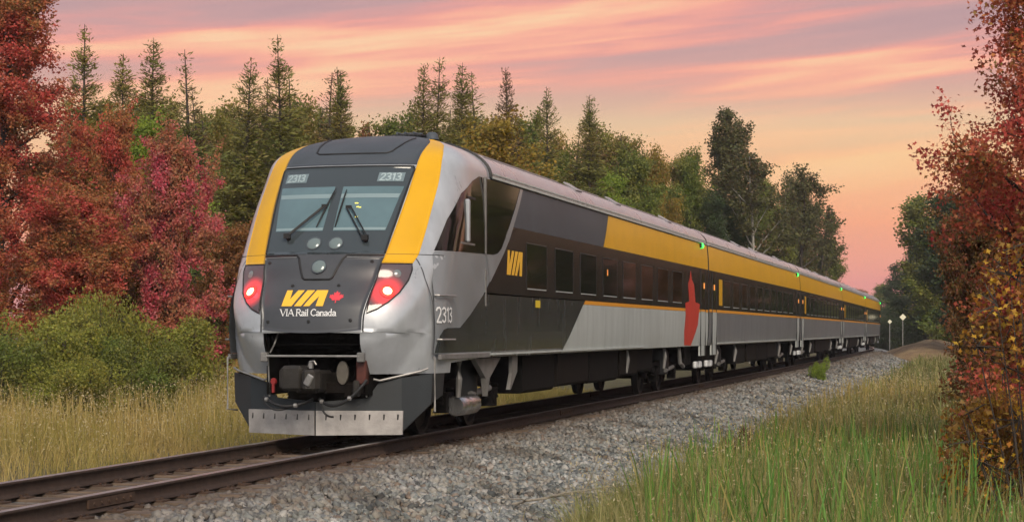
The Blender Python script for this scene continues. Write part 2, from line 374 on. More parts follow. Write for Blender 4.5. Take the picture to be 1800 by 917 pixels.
# track: rails, ties
track = empty('railway_track', (0, 0, -.25)); tag(track, kind='structure')
def path_pts(u, ya, yb, step=1.5):
    y = np.arange(ya, yb + .1, step); e = 1e-2
    dxdy = (tcx(y + e) - tcx(y - e)) / (2 * e); n = np.sqrt(1 + dxdy ** 2)
    return np.stack([tcx(y) + u / n, y - u * dxdy / n], 1), dxdy
def extrude(prof, u, ya, yb, closed=True, step=1.5):
    P, d = path_pts(0, ya, yb, step); n = np.sqrt(1 + d ** 2); k = len(prof)
    V = np.array([[(p[0] + (u + q[0]) / nn, p[1] - (u + q[0]) * dd / nn, q[1] + .25) for q in prof] for p, dd, nn in zip(P, d, n)]).reshape(-1, 3)
    f = []
    for i in range(len(P) - 1):
        for j in range(k if closed else k - 1):
            j2 = (j + 1) % k; f.append((i * k + j, i * k + j2, (i + 1) * k + j2, (i + 1) * k + j))
    return V, np.array(f)
RAIL = [(-.07, -.172), (.07, -.172), (.07, -.160), (.02, -.140), (.010, -.125), (.009, -.05), (.030, -.040), (.037, -.030), (.037, -.008), (-.037, -.008), (-.037, -.030), (-.030, -.040), (-.009, -.05), (-.010, -.125), (-.02, -.140), (-.07, -.160)]
HEAD = [(.037, -.0085), (.035, -.003), (.022, 0.0), (-.022, 0.0), (-.035, -.003), (-.037, -.0085)]
for s in (1, -1):
    V, f = extrude(RAIL, s * .7535, -22, 260); r_ = link('rail', np_mesh('rail', V, [f]), M['railside'], track)
    V, f = extrude(HEAD, s * .7535, -22, 260, False); link('running_surface', np_mesh('running_surface', V, [f], True), M['railtop'], r_)
    for yj in ((-7.4, 12.1, 30) if s > 0 else (-10.3, 3.5, 22)):
        mb = MB()
        for q in (1, -1): mb.box((s * .7535 + q * .026, yj, -.085 + .25), (.024, .95, .085))
        for k in range(6):
            mb.lathe([(0, .03), (.016, .03), (.016, .055), (0, .055)], (s * .7535, yj - .375 + k * .15, -.085 + .25), 'x', 6)
            mb.lathe([(0, -.03), (.016, -.03), (.016, -.055), (0, -.055)], (s * .7535, yj - .375 + k * .15, -.085 + .25), 'x', 6)
        mb.build('joint_bar', M['tieplate'], r_)
rnd = random.Random(3)
tie_meshes = []
for k in range(5):
    mb = MB().box((0, 0, 0), (2.6, .225, .17)); me_o = mb.build('tie', M['tie'], None, bevel=.012); me = me_o.data; bpy.data.objects.remove(me_o)
    for v in me.vertices: v.co.x += rnd.uniform(-.025, .025); v.co.y += rnd.uniform(-.008, .008); v.co.z += rnd.uniform(-.008, .008)
    tie_meshes.append(me)
mb = MB().box((0, 0, 0), (.36, .19, .018))
for a in (-.105, .105):
    for c in (-.06, .06): mb.box((a, c, .015), (.028, .028, .03))
po = mb.build('tie_plate', M['tieplate']); plate_me = po.data; bpy.data.objects.remove(po)
yk = -14.0; k = 0
while yk < 60:
    o = link('tie', tie_meshes[k % 5], None, track)
    o.location = (float(tcx(yk)) + rnd.uniform(-.05, .05), yk, -.175 - .012 - .085 + .25 + rnd.uniform(-.012, .006)); o.rotation_euler = (0, 0, rnd.uniform(-.025, .025) + (math.pi if k % 2 else 0))
    if yk < 9:
        for s in (1, -1):
            p = link('tie_plate', plate_me, None, o); sgn = -1 if k % 2 else 1
            p.location = (s * .7535, 0, .094)
    yk += .53 + rnd.uniform(-.04, .04); k += 1

# ------------------------------------------------------------------ train: body surface
def spline(xs, ys):
    xs = np.array(xs, float); ys = np.array(ys, float); h = np.diff(xs); dl = np.diff(ys) / h
    m = np.zeros(len(xs)); m[0] = dl[0]; m[-1] = dl[-1]
    for i in range(1, len(xs) - 1):
        if dl[i - 1] * dl[i] > 0:
            w1 = 2 * h[i] + h[i - 1]; w2 = h[i] + 2 * h[i - 1]; m[i] = (w1 + w2) / (w1 / dl[i - 1] + w2 / dl[i])
    def f(x):
        x = np.clip(np.asarray(x, float), xs[0], xs[-1]); i = np.clip(np.searchsorted(xs, x) - 1, 0, len(xs) - 2)
        t = (x - xs[i]) / h[i]
        return (2 * t ** 3 - 3 * t ** 2 + 1) * ys[i] + (t ** 3 - 2 * t ** 2 + t) * h[i] * m[i] + (-2 * t ** 3 + 3 * t ** 2) * ys[i + 1] + (t ** 3 - t ** 2) * h[i] * m[i + 1]
    return f
_wz = spline([.9, 1.15, 1.5, 2.0, 2.9, 3.4, 3.83], [1.50, 1.535, 1.56, 1.566, 1.566, 1.555, 1.52])
EAVE, CROWN = 3.83, 4.45
def wout(z):
    z = np.asarray(z, float); t = np.clip((z - EAVE) / (CROWN - EAVE), 0, 1)
    return np.where(z < EAVE, _wz(z), 1.52 * (1 - t ** 2.1) ** .5)
yc = spline([.9, 1.2, 1.5, 1.8, 2.0, 2.2, 2.38, 2.55, 2.71, 2.88, 3.4, 3.84, 4.07, 4.23, 4.34, 4.41, CROWN], [.04, -.03, -.06, -.02, .08, .22, .30, .42, .53, .65, 1.03, 1.42, 1.72, 2.1, 2.5, 2.85, 3.1])
Dp = spline([.9, 2.0, 2.55, 3.5, 3.84, 4.1, 4.28, CROWN], [1.25, 1.35, 1.35, 1.35, 1.2, .85, .55, .1])
zcr = spline([0, .66, .95, 1.2, 1.38, 1.5, 1.6], [1.33, 1.33, 1.42, 1.68, 2.05, 2.5, 2.7])
NE = 2.6
def tuck(x, z): return .48 * np.minimum(np.maximum(zcr(np.abs(x)) - z, 0), .5)
def S(x, z):
    q = np.minimum(np.abs(x) / np.maximum(wout(z), 1e-4), .99999)
    return yc(z) + Dp(z) * (1 - (1 - q ** NE) ** (1 / NE)) + tuck(x, z)
def Xs(y, z):
    t = np.clip((y - yc(z)) / Dp(z), 0, 1)
    return wout(z) * (1 - (1 - t) ** NE) ** (1 / NE)
def on_nose(x, z, off=0.0):
    x = np.asarray(x, float); z = np.asarray(z, float); e = 2e-3
    y = S(x, z); sx = (S(x + e, z) - S(x - e, z)) / (2 * e); sz = (S(x, z + e) - S(x, np.minimum(z, CROWN - .01) - e)) / (2 * e)
    n = np.stack([sx, -np.ones_like(sx), sz], -1); n /= np.linalg.norm(n, axis=-1, keepdims=True)
    return np.stack([x, y, z], -1) + n * off
def sheet(name, fn, nu, nv, mat, parent, off, smooth=True, skirt=.012):
    """fn(u,v)->(x,z) on the unit square laid on the nose surface"""
    u, v = np.meshgrid(np.linspace(0, 1, nu), np.linspace(0, 1, nv)); x, z = fn(u, v)
    P = on_nose(x, z, off); V = P.reshape(-1, 3); F = [grid_faces(nv, nu)]
    if skirt:
        Q = on_nose(x, z, off - skirt)
        ring = [(0, j) for j in range(nu)] + [(i, nu - 1) for i in range(1, nv)] + [(nv - 1, j) for j in range(nu - 2, -1, -1)] + [(i, 0) for i in range(nv - 2, 0, -1)]
        a = [i * nu + j for i, j in ring]; base = len(V); V = np.concatenate([V, np.array([Q[i, j] for i, j in ring])]); k = len(ring)
        F = [np.concatenate([F[0], np.array([(a[i], a[(i + 1) % k], base + (i + 1) % k, base + i) for i in range(k)])])]
    return link(name, np_mesh(name, V, F, smooth), mat, parent)
def clip_half(poly, ax, val, keep_less):
    out = []
    for i in range(len(poly)):
        a, b = poly[i], poly[(i + 1) % len(poly)]; ia = (a[ax] <= val) == keep_less or a[ax] == val; ib = (b[ax] <= val) == keep_less or b[ax] == val
        if ia: out.append(a)
        if ia != ib:
            t = (val - a[ax]) / (b[ax] - a[ax]); out.append((a[0] + t * (b[0] - a[0]), a[1] + t * (b[1] - a[1])))
    return out
def tess(poly, c0, c1):
    tris = [[tuple(poly[i]) for i in t_] for t_ in tessellate_polygon([[Vector((p[0], p[1], 0)) for p in poly]])]
    for ax, cuts in ((0, c0), (1, c1)):
        for c in cuts:
            nx = []
            for p in tris:
                lo, hi = min(q[ax] for q in p), max(q[ax] for q in p)
                if lo < c - 1e-5 and hi > c + 1e-5:
                    for kl in (True, False):
                        q = clip_half(p, ax, c, kl)
                        if len(q) > 2: nx.append(q)
                else: nx.append(p)
            tris = nx
    return tris
def mesh_polys(name, polys, mp, mat, parent, smooth=False):
    V = []; F = []; idx = {}
    for p in polys:
        f = []
        for q in p:
            k = (round(q[0], 5), round(q[1], 5))
            if k not in idx: idx[k] = len(V); V.append(mp(*q))
            if idx[k] not in f: f.append(idx[k])
        if len(f) > 2: F.append(f)
    me = bpy.data.meshes.new(name); me.from_pydata(V, [], F); me.update()
    if smooth: me.polygons.foreach_set('use_smooth', np.ones(len(F), bool))
    return link(name, me, mat, parent)
ZCUT = list(np.arange(.9, 4.4, .12))
def side_poly(name, poly, mat, parent, off=.004, s=1, nose=False, smooth=True):
    """flat paint or glass laid on the side wall; poly in (y along car, z)"""
    polys = tess(poly, list(np.arange(.4, 2.6, .1)) if nose else [], ZCUT)
    def mp(y, z):
        if not nose: return (s * (float(wout(z)) + off), y, z)
        x0 = float(Xs(y, z)); e = 1e-3; dxdy = (float(Xs(y + e, z)) - float(Xs(y - e, z))) / (2 * e); n = math.hypot(1, dxdy)
        return (s * (x0 + off / n), y - off * dxdy / n, z)
    return mesh_polys(name, polys, mp, mat, parent, smooth)
def nose_poly(name, poly, mat, parent, off=.006, step=.06, smooth=True):
    xs = [p[0] for p in poly]; zs = [p[1] for p in poly]
    polys = tess(poly, list(np.arange(min(xs), max(xs), step)), list(np.arange(min(zs), max(zs), step)))
    return mesh_polys(name, polys, lambda x, z: tuple(on_nose(x, z, off)), mat, parent, smooth)
def nose_strip(name, pts, w, mat, parent, off, close=False, h=.012):
    """raised strip (seal or groove line) along a line on the nose"""
    P = [Vector(p) for p in pts]; dense = []
    if close: P = P + [P[0]]
    for a, b in zip(P[:-1], P[1:]):
        n = max(1, int((b - a).length / .04)); dense += [a.lerp(b, k / n) for k in range(n)]
    dense.append(P[-1]); mb = MB(); pts3 = [tuple(on_nose(p[0], p[1], off)) for p in dense]
    mb.tube(pts3, w / 2, 6); return mb.build(name, mat, parent, smooth=True)
def rect(y0, y1, z0, z1): return [(y0, z0), (y1, z0), (y1, z1), (y0, z1)]
def rrect(y0, y1, z0, z1, r, n=4):
    out = []
    for cx, cy, a0 in ((y1 - r, z0 + r, -90), (y1 - r, z1 - r, 0), (y0 + r, z1 - r, 90), (y0 + r, z0 + r, 180)):
        out += [(cx + r * math.cos(R(a0 + 90 * k / n)), cy + r * math.sin(R(a0 + 90 * k / n))) for k in range(n + 1)]
    return out
# letter shapes ----------------------------------------------------
VIA = [[(335, 205), (440, 205), (425, 360), (540, 205), (660, 205), (475, 480), (285, 480)], [(710, 205), (850, 205), (650, 480), (520, 480)], [(885, 205), (1090, 205), (1045, 480), (915, 480), (945, 310), (800, 480), (690, 480)]]
VIA = [[((p[0] - 285) / 805, (480 - p[1]) / 275) for p in q] for q in VIA]
LEAF = [(0, 1), (.13, .74), (.30, .83), (.24, .45), (.42, .62), (.47, .50), (.68, .54), (.60, .34), (.70, .27), (.36, -.02), (.40, -.14), (.05, -.09), (.05, -.42)]
LEAF = LEAF + [(-x, y) for x, y in LEAF[::-1][:-1]]
STROKES = {'V': (.78, [[(0, 1), (.38, 0)], [(.38, 0), (.76, 1)]]), 'I': (.34, [[(.15, 0), (.15, 1)]]), 'A': (.8, [[(0, 0), (.38, 1)], [(.38, 1), (.76, 0)], [(.16, .36), (.6, .36)]]),
    'R': (.72, [[(.1, 0), (.1, 1)], [(.1, 1), (.45, .98), (.58, .84), (.58, .66), (.45, .52), (.1, .5)], [(.34, .5), (.68, 0)]]),
    'a': (.52, [[(.04, .52), (.2, .64), (.38, .58), (.42, .42), (.42, 0)], [(.42, .38), (.15, .32), (.04, .16), (.15, 0), (.42, .14)]]),
    'i': (.24, [[(.1, 0), (.1, .62)], [(.1, .80), (.1, .92)]]), 'l': (.24, [[(.1, 0), (.1, 1.02)]]),
    'C': (.76, [[(.68, .84), (.5, 1), (.28, .96), (.08, .72), (.06, .38), (.22, .08), (.45, 0), (.68, .16)]]),
    'n': (.54, [[(.08, 0), (.08, .62)], [(.08, .44), (.24, .63), (.40, .56), (.42, .4), (.42, 0)]]),
    'd': (.56, [[(.42, 1.02), (.42, 0)], [(.42, .5), (.25, .64), (.05, .42), (.05, .2), (.24, 0), (.42, .14)]]), ' ': (.28, []),
    '2': (.62, [[(.05, .8), (.15, .96), (.38, 1), (.5, .84), (.46, .62), (.05, 0), (.54, 0)]]), '3': (.62, [[(.05, .88), (.25, 1), (.45, .9), (.46, .66), (.22, .54), (.48, .4), (.48, .12), (.25, 0), (.04, .12)]]), '1': (.42, [[(.06, .8), (.24, 1), (.24, 0)]]),
    '7': (.58, [[(.05, 1), (.52, 1), (.22, 0)]])}
SERIF = {'V': [(0, 1), (.76, 1)], 'I': [(.15, 0), (.15, 1)], 'A': [(0, 0), (.76, 0)], 'R': [(.1, 0), (.68, 0), (.06, 1)], 'l': [(.1, 0)], 'i': [(.1, 0)], 'n': [(.08, 0), (.42, 0)], 'd': [(.45, 0)], 'a': [(.45, 0)]}
def text_polys(txt, wd=.13, serif=False):
    out = []; x = 0
    for ch in txt:
        w, st = STROKES[ch]
        for si, s_ in enumerate(st):
            ww = wd * (.55 if serif and ch in 'VA' and si == (1 if ch == 'V' else 0) else 1)
            for a, b in zip(s_[:-1], s_[1:]):
                d = Vector((b[0] - a[0], b[1] - a[1])).normalized(); n = Vector((-d.y, d.x)) * ww / 2; e = d * ww * .25
                out.append([(x + a[0] - e.x + n.x, a[1] - e.y + n.y), (x + a[0] - e.x - n.x, a[1] - e.y - n.y), (x + b[0] + e.x - n.x, b[1] + e.y - n.y), (x + b[0] + e.x + n.x, b[1] + e.y + n.y)])
        if serif:
            for p in SERIF.get(ch, []): out.append([(x + p[0] - .13, p[1] - .03), (x + p[0] + .13, p[1] - .03), (x + p[0] + .13, p[1] + .03), (x + p[0] - .13, p[1] + .03)])
        x += w
    return [[(p[0] / x, p[1]) for p in q] for q in out]
def lettering(name, quads, mp, mat, parent):
    """each stroke a hair above the one before so none share a plane"""
    V = []; F = []
    for k, q in enumerate(quads):
        F.append(tuple(range(len(V), len(V) + len(q)))); V += [mp(p[0], p[1], (k % 9) * .0006) for p in q]
    me = bpy.data.meshes.new(name); me.from_pydata(V, [], F); me.update(); return link(name, me, mat, parent)
# outline rows ------------------------------------------------------
zrows = np.concatenate([np.linspace(1.12, EAVE, 22)[:-1], EAVE + (CROWN - EAVE) * np.sin(np.linspace(0, math.pi / 2, 22))])
def body_shell(name, y0, y1, mat, parent, z0=1.12):
    rows = zrows[(zrows <= EAVE + 1e-6)]; rows = rows[rows >= z0]
    V = []; F = []; n = len(rows)
    for s in (1, -1):
        for y in (y0, y1): V += [(s * float(wout(z)), y, z) for z in rows]
    for q in (0, 2):
        for i in range(n - 1): F.append((q * n + i, q * n + i + 1, (q + 1) * n + i + 1, (q + 1) * n + i))
    F.append((0, n, 3 * n, 2 * n))                                    # floor
    F.append(tuple(n + i for i in range(n)) + tuple(3 * n + i for i in range(n - 1, -1, -1)))   # end wall
    F.append(tuple(i for i in range(n)) + tuple(2 * n + i for i in range(n - 1, -1, -1)))
    me = bpy.data.meshes.new(name); me.from_pydata(V, [], F); me.update(); me.polygons.foreach_set('use_smooth', np.array([len(f) == 4 for f in F])); o = link(name, me, mat, parent); me.materials.append(M['rubber']); me.polygons[len(F) - 1].material_index = 1; me.polygons[len(F) - 2].material_index = 1; return o
def roof(parent, y0, y1):
    tt = np.linspace(0, math.pi / 2, 14); zz = EAVE + (CROWN - EAVE) * np.sin(tt)
    half = [(float(wout(z)), z) for z in zz]; sec = [(x, z) for x, z in half] + [(-x, z) for x, z in half[::-1][1:]]
    V = [(x, y, z) for y in (y0, y1) for x, z in sec]; n = len(sec)
    F = [(i, i + 1, n + i + 1, n + i) for i in range(n - 1)] + [tuple(range(n)), tuple(range(n, 2 * n))]
    me = bpy.data.meshes.new('roof'); me.from_pydata(V, [], F); me.update(); me.polygons.foreach_set('use_smooth', np.array([len(f) == 4 for f in F]))
    ro = link('roof', me, M['roof'], parent); me.materials.append(M['rubber']); me.polygons[len(F) - 1].material_index = 1; me.polygons[len(F) - 2].material_index = 1
    def rx(t_): return float(wout(EAVE + (CROWN - EAVE) * t_)), EAVE + (CROWN - EAVE) * t_
    L = y1 - y0
    for s in (1, -1):
        mb = MB()                                                        # gutter along the eave
        mb.box((s * 1.535, (y0 + y1) / 2, EAVE + .01), (.035, L - .02, .035)).box((s * 1.522, (y0 + y1) / 2, EAVE + .075), (.02, L - .02, .02)); mb.build('gutter', M['light'], ro)
        for a, b in ((.03, .30), (.34, .47), (.52, .77), (.80, .97)):
            for t_ in (.62, .76, .87):
                x, z = rx(t_); mb = MB().box((s * x, y0 + L * (a + b) / 2, z + .002), (.022, L * (b - a), .016)); mb.build('roof_rib', M['rib'], ro)
        for a in (.32, .495, .785):
            x, z = rx(.62); M3 = Matrix.Rotation(s * .55, 3, 'Y')
            MB().box((s * x, y0 + L * a, z + .02), (.30, L * .022, .03), M3).build('roof_vent', M['rib'], ro, bevel=.005)
    return ro
def bogie(parent, y):
    b_ = empty('bogie', (0, y, 0)); b_.parent = parent
    mb = MB()
    for s in (1, -1):
        mb.prism([(-1.75, .52), (-1.35, .62), (-.6, .66), (-.45, .46), (.45, .46), (.6, .66), (1.35, .62), (1.75, .52), (1.75, .66), (.8, .80), (-.8, .80), (-1.75, .66)], 'x', s * .98, s * 1.10)
    mb.box((0, 0, .62), (2.0, .5, .22)); mb.build('bogie_frame', M['under'], b_)
    for dy in (-1.27, 1.27):
        ax = MB().lathe([(0, -.95), (.085, -.95), (.085, .95), (0, .95)], (0, dy, .46), 'x', 12).build('axle', M['wheel'], b_)
        for s in (1, -1):
            MB().lathe([(.02, .79), (.10, .80), (.13, .76), (.36, .75), (.40, .80), (.457, .80), (.462, .70), (.485, .68), (.485, .665), (.40, .665), (.36, .70), (.1, .69), (.02, .69)] if s > 0 else [(.02, -.79), (.10, -.80), (.13, -.76), (.36, -.75), (.40, -.80), (.457, -.80), (.462, -.70), (.485, -.68), (.485, -.665), (.40, -.665), (.36, -.70), (.1, -.69), (.02, -.69)], (0, dy, .463), 'x', 28).build('wheel', M['wheel'], b_, smooth=True)
            bx_ = MB().box((s * 1.12, dy, .47), (.18, .30, .30)).lathe([(0, s * .08 + s * 1.12), (.10, s * .10 + s * 1.12), (.13, s * .06 + s * 1.12), (.13, s * 1.05)], (0, dy, .47), 'x', 12).build('axle_box', M['under'], b_, bevel=.015)
            for q in (-.27, .27):
                MB().tube([(s * 1.12, dy + q, .44 + .03 * k) for k in range(9)], [.085 if k % 2 else .065 for k in range(9)], 10).build('coil_spring', M['under'], b_)
    for s in (1, -1):
        MB().tube([(s * 1.22, -.2, .55), (s * 1.22, .9, .62)], .05, 10).build('yaw_damper', M['bracket'], b_, smooth=True)
        MB().lathe([(0, .46), (.27, .46), (.29, .55), (.29, .95), (.25, 1.06), (0, 1.06)], (s * .98, 0, 0), 'z', 18).build('air_spring', M['rubber'], b_, smooth=True)
    return b_
def underframe(parent, items):
    for k, (y0, y1, z0, z1, mat, x) in enumerate(items):
        mb = MB()
        for s in (1, -1): mb.prism([(s * (x - .5), z0), (s * (x - .05), z0), (s * x, z0 + .05), (s * x, z1), (s * (x - .5), z1)], 'y', y0, y1)
        mb.box((0, (y0 + y1) / 2, (z0 + z1) / 2 + .05), (2 * x - 1.02, (y1 - y0) * .96, (z1 - z0) * .7))
        mb.build('equipment_box', M[mat], parent)
def window(parent, y0, y1, z0=2.21, z1=2.93, s=1, sill=True):
    g_ = side_poly('window', rrect(y0, y1, z0, z1, .05), M['glass'], parent, .009, s)
    x = float(wout(2.5))
    if sill: MB().box((s * (x + .008), (y0 + y1) / 2, z0 - .012), (.018, y1 - y0 - .12, .016)).build('window_sill', M['light'], g_)  # light grey paints in the bright reflection along the sill
    MB().box((s * (x + .004), (y0 + y1) / 2 - .02, z1 + .012), (.020, y1 - y0 - .02, .014)).build('window_trim', M['dark'], g_)
    for yy in (y0 - .008, y1 + .008): MB().box((s * (x + .005), yy, (z0 + z1) / 2), (.014, .012, z1 - z0)).build('window_trim', M['rubber'], g_)
    return g_
def car_end(parent, y0, y1, s=1, low=.86):
    """entrance door: dark upper leaf with window, light lower leaf reaching down over the step"""
    d = side_poly('entrance_door', rect(y0, y1, 1.13, 2.02), M['light'], parent, .016, s)
    x = float(wout(1.2))
    MB().prism([(y0, low), (y1, low), (y1, 1.125), (y0, 1.125)], 'x', s * (x - .03), s * (x + .012)).build('door_skirt', M['light'], d)
    side_poly('door_upper', rect(y0, y1, 2.10, 3.14), M['black'], d, .014, s)
    side_poly('door_window', rrect(y0 + .18, y1 - .18, 2.35, 3.0, .06), M['glass'], d, .020, s)
    for yy in (y0 - .012, y1 + .012): MB().box((s * (x + .035), yy, 2.0), (.02, .02, 2.26)).build('door_seal', M['rubber'], d)
    return d
def side_lamp(parent, y, s=1):
    x = float(wout(3.74)); l = MB().box((s * (x + .03), y, 3.745), (.06, .30, .13)).build('marker_lamp_housing', M['rubber'], parent, bevel=.015)
    MB().lathe([(0, .10), (.035, .095), (.06, .07), (.072, .03), (.072, 0)], (x, y, 3.745), 'x', 16).build('marker_lamp', M['green_lamp'], l, smooth=True)
def coach_common(car, L, y0=0.06):
    """livery shared by every car from y0 to the far end"""
    for s in (1, -1):
        side_poly('yellow_band', rect(max(y0, .1), L - .1, 3.15, 3.80), M['yellow'], car, .004, s)
        side_poly('window_band', rect(max(y0, .1), L - .1, 2.10, 3.145), M['black'], car, .005, s)
        side_poly('orange_stripe', rect(max(y0, .1), L - .1, 2.02, 2.095), M['orange'], car, .006, s)

# ------------------------------------------------------------------ the leading (rear-facing) cab car
LC = 26.0
cab = empty('cab_car', (0, 0, 0))
tag(cab, 'nearest train car, with raked windshield, yellow front stripes and red tail lights', 'train car', 'train cars')
# nose shell
rows = np.concatenate([np.linspace(.93, 1.48, 9), np.linspace(1.5, EAVE, 40), EAVE + (CROWN - EAVE) * np.sin(np.linspace(.06, math.pi / 2, 24))])
NU = 46; V = []; nc = None
for z in rows:
    w = float(wout(z)); x0 = .69 if z < 1.49 else 0.0
    if w < 1e-3: w = 1e-3
    th0 = math.asin(min(1, (x0 / w) ** (NE / 2))) if x0 else 0
    th = np.linspace(th0, math.pi / 2, NU); x = w * np.sin(th) ** (2 / NE); x = np.minimum(x, w * .9999999)
    y = S(x, z); ye = 3.58 if z >= 1.12 else float(y[-1])
    ext = [(w, float(y[-1]) + (ye - float(y[-1])) * k / 4, z) for k in range(1, 5)]
    V.append([(a, b_, z) for a, b_ in zip(x, y)] + ext)
V = np.array(V); nr, nc = V.shape[:2]
Vr = V.reshape(-1, 3); Vl = Vr * np.array([-1, 1, 1]); gf = grid_faces(nr, nc)
o = link('nose_shell', np_mesh('nose_shell', np.concatenate([Vr, Vl]), [np.concatenate([gf, gf[:, ::-1] + len(Vr)])], True), M['silver'], cab)
bm = bmesh.new(); bm.from_mesh(o.data); bmesh.ops.remove_doubles(bm, verts=bm.verts, dist=5e-4); bmesh.ops.recalc_face_normals(bm, faces=bm.faces); bm.to_mesh(o.data); bm.free()
body_shell('body_shell', 3.6, LC - .12, M['lowdark'], cab)
roof(cab, 3.66, LC - .12)
# roof joint
mb = MB(); zz = EAVE + (CROWN + .008 - EAVE) * np.sin(np.linspace(0, math.pi / 2, 16)); h_ = [(float(wout(min(z, CROWN))) + .006, 3.62, z) for z in zz]
mb.tube(h_ + [(-x, y, z) for x, y, z in h_[::-1][1:]], .035, 6).build('roof_joint', M['rubber'], cab)
# windshield and painted nose zones
x1 = spline([1.7, 2.43, 2.55, 3.84, 4.1, 4.25, 4.36], [.72, .845, .87, .985, .985, .95, .80])
x2 = spline([1.7, 2.43, 2.58, 3.52, 4.0, 4.2, 4.3], [1.1, 1.22, 1.265, 1.30, 1.26, 1.16, 1.0])
def yl(z): return np.minimum(x2(z), wout(z) * .975)
for s in (1, -1):
    zt = 4.335
    sheet('yellow_stripe', lambda u, v: (s * ((x1(2.435 + (zt - 2.435) * v)) * (1 - u) + np.maximum(yl(2.435 + (zt - 2.435) * v), x1(2.435 + (zt - 2.435) * v) + .005) * u), 2.435 + (zt - 2.435) * v), 10, 46, M['yellow'], cab, .005)
def zf(v): return 3.87 + (CROWN - .012 - 3.87) * np.sin(v * math.pi / 2)
sheet('roof_cap', lambda u, v: ((2 * u - 1) * np.minimum(x1(np.minimum(zf(v), 4.36)) - .004, wout(zf(v)) * .97), zf(v)), 24, 26, M['mid'], cab, .006)
HATCH = [(-.50, 4.045), (.50, 4.045), (.56, 4.075), (.60, 4.15), (.64, 4.30)]
nose_strip('hatch_seal', [(-.66, 4.34), (-.62, 4.18), (-.57, 4.075), (-.50, 4.045), (.50, 4.045), (.57, 4.075), (.62, 4.18), (.66, 4.34)], .03, M['rubber'], cab, .008)
ws = sheet('windshield', lambda u, v: ((2 * u - 1) * (x1(2.56 + 1.27 * v) - .010), 2.56 + 1.27 * v), 28, 26, M['wsglass'], cab, .012)
nose_strip('windshield_seal', [(-.86, 2.57), (-.975, 3.79), (-.95, 3.835), (.95, 3.835), (.975, 3.79), (.86, 2.57)], .030, M['rubber'], ws, .012)
def quad(pts): return lambda u, v: (((1 - v) * (pts[0][0] * (1 - u) + pts[1][0] * u) + v * (pts[3][0] * (1 - u) + pts[2][0] * u)), ((1 - v) * (pts[0][1] * (1 - u) + pts[1][1] * u) + v * (pts[3][1] * (1 - u) + pts[2][1] * u)))
for s in (1, -1):
    pn = sheet('windshield_pane', quad([(s * .075, 2.885), (s * .80, 2.885), (s * .905, 3.53), (s * .06, 3.53)]), 14, 14, M['pane'], ws, .015, skirt=0)
    sheet('sun_blind', quad([(s * .067, 3.36), (s * .862, 3.36), (s * .88, 3.42), (s * .065, 3.42)]), 14, 3, M['paneband'], pn, .017, skirt=0)
    sheet('lower_blind', quad([(s * .077, 2.895), (s * .795, 2.895), (s * .80, 2.93), (s * .077, 2.93)]), 14, 3, M['paneband'], pn, .017, skirt=0)
    xa, xb = (.52, .875) if s > 0 else (-.88, -.53)
    nb = sheet('number_board', quad([(xa, 3.60), (xb, 3.60), (xb + .0, 3.735), (xa, 3.735)]), 8, 4, M['numberboard'], ws, .016, skirt=0)
    q = text_polys('2313', .16)
    lettering('number', q, lambda a, b_, k: tuple(on_nose(xa + .03 + a * (xb - xa - .06), 3.618 + b_ * .10, .018 + k)), M['digits'], nb)
    # wiper
    piv = (.57, 2.745) if s > 0 else (-.55, 2.78); el = (.235, 3.20) if s > 0 else (-.12, 3.22); tip = (.13, 3.47) if s > 0 else (-.035, 3.49); low = (.10, 2.93) if s > 0 else (-.17, 2.93)
    wp = MB().tube([tuple(on_nose(piv[0], piv[1], .02)), tuple(on_nose(piv[0], piv[1], .09))], .035, 10).build('wiper', M['rubber'], ws)
    a, b_ = Vector(on_nose(*piv, .08)), Vector(on_nose(*el, .06)); d = Vector((.03, 0, .012))
    MB().tube([a + d, b_ + d], .011, 6).tube([a - d, b_ - d], .011, 6).box(tuple(a), (.09, .05, .07)).box(tuple(b_), (.08, .03, .04)).build('wiper_arm', M['rubber'], wp)
    MB().tube([tuple(on_nose(low[0] + (tip[0] - low[0]) * k / 8, low[1] + (tip[1] - low[1]) * k / 8, .035)) for k in range(9)], [.008, .012, .013, .014, .015, .014, .013, .012, .006], 6).build('wiper_blade', M['rubber'], wp)
for k, (a, b_) in enumerate(((.30, 3.30), (.33, 3.245), (.36, 3.24), (.345, 3.10))):
    p = on_nose(a + .02, b_ - .02, .019); MB().box(tuple(p), (.035 if k else .05, .004, .014)).build('cab_light', M['cabglow'], ws)
# lower mask and nose panel
nose_poly('lower_mask', [(-.865, 2.535), (-.36, 2.535), (-.215, 2.225), (.215, 2.225), (.36, 2.535), (.865, 2.535), (.868, 2.558), (-.868, 2.558)], M['dark'], cab, .006)
panel = sheet('nose_panel', lambda u, v: ((2 * u - 1) * x1(1.53 + .99 * v) * (1.0 - .02 * (1 - v)) , (1.53 - .045 * (1 - (2 * u - 1) ** 2)) * (1 - v) + 2.52 * v), 30, 24, M['dark'], cab, .004)
nose_strip('panel_seal', [(-.86, 2.54), (-.36, 2.54), (-.32, 2.50), (-.215, 2.235), (-.18, 2.21), (.18, 2.21), (.215, 2.235), (.32, 2.50), (.36, 2.54), (.86, 2.54)], .030, M['rubber'], cab, .010)
for s in (1, -1):
    nose_strip('panel_edge_seal', [(s * (.875 if False else float(x1(z)) + .008), z) for z in np.linspace(2.43, 1.50, 14)], .022, M['rubber'], panel, .002)
    nose_strip('body_seam', [(s * x, 2.56) for x in np.linspace(.88, 1.50, 20)], .010, M['rubber'], cab, .002)
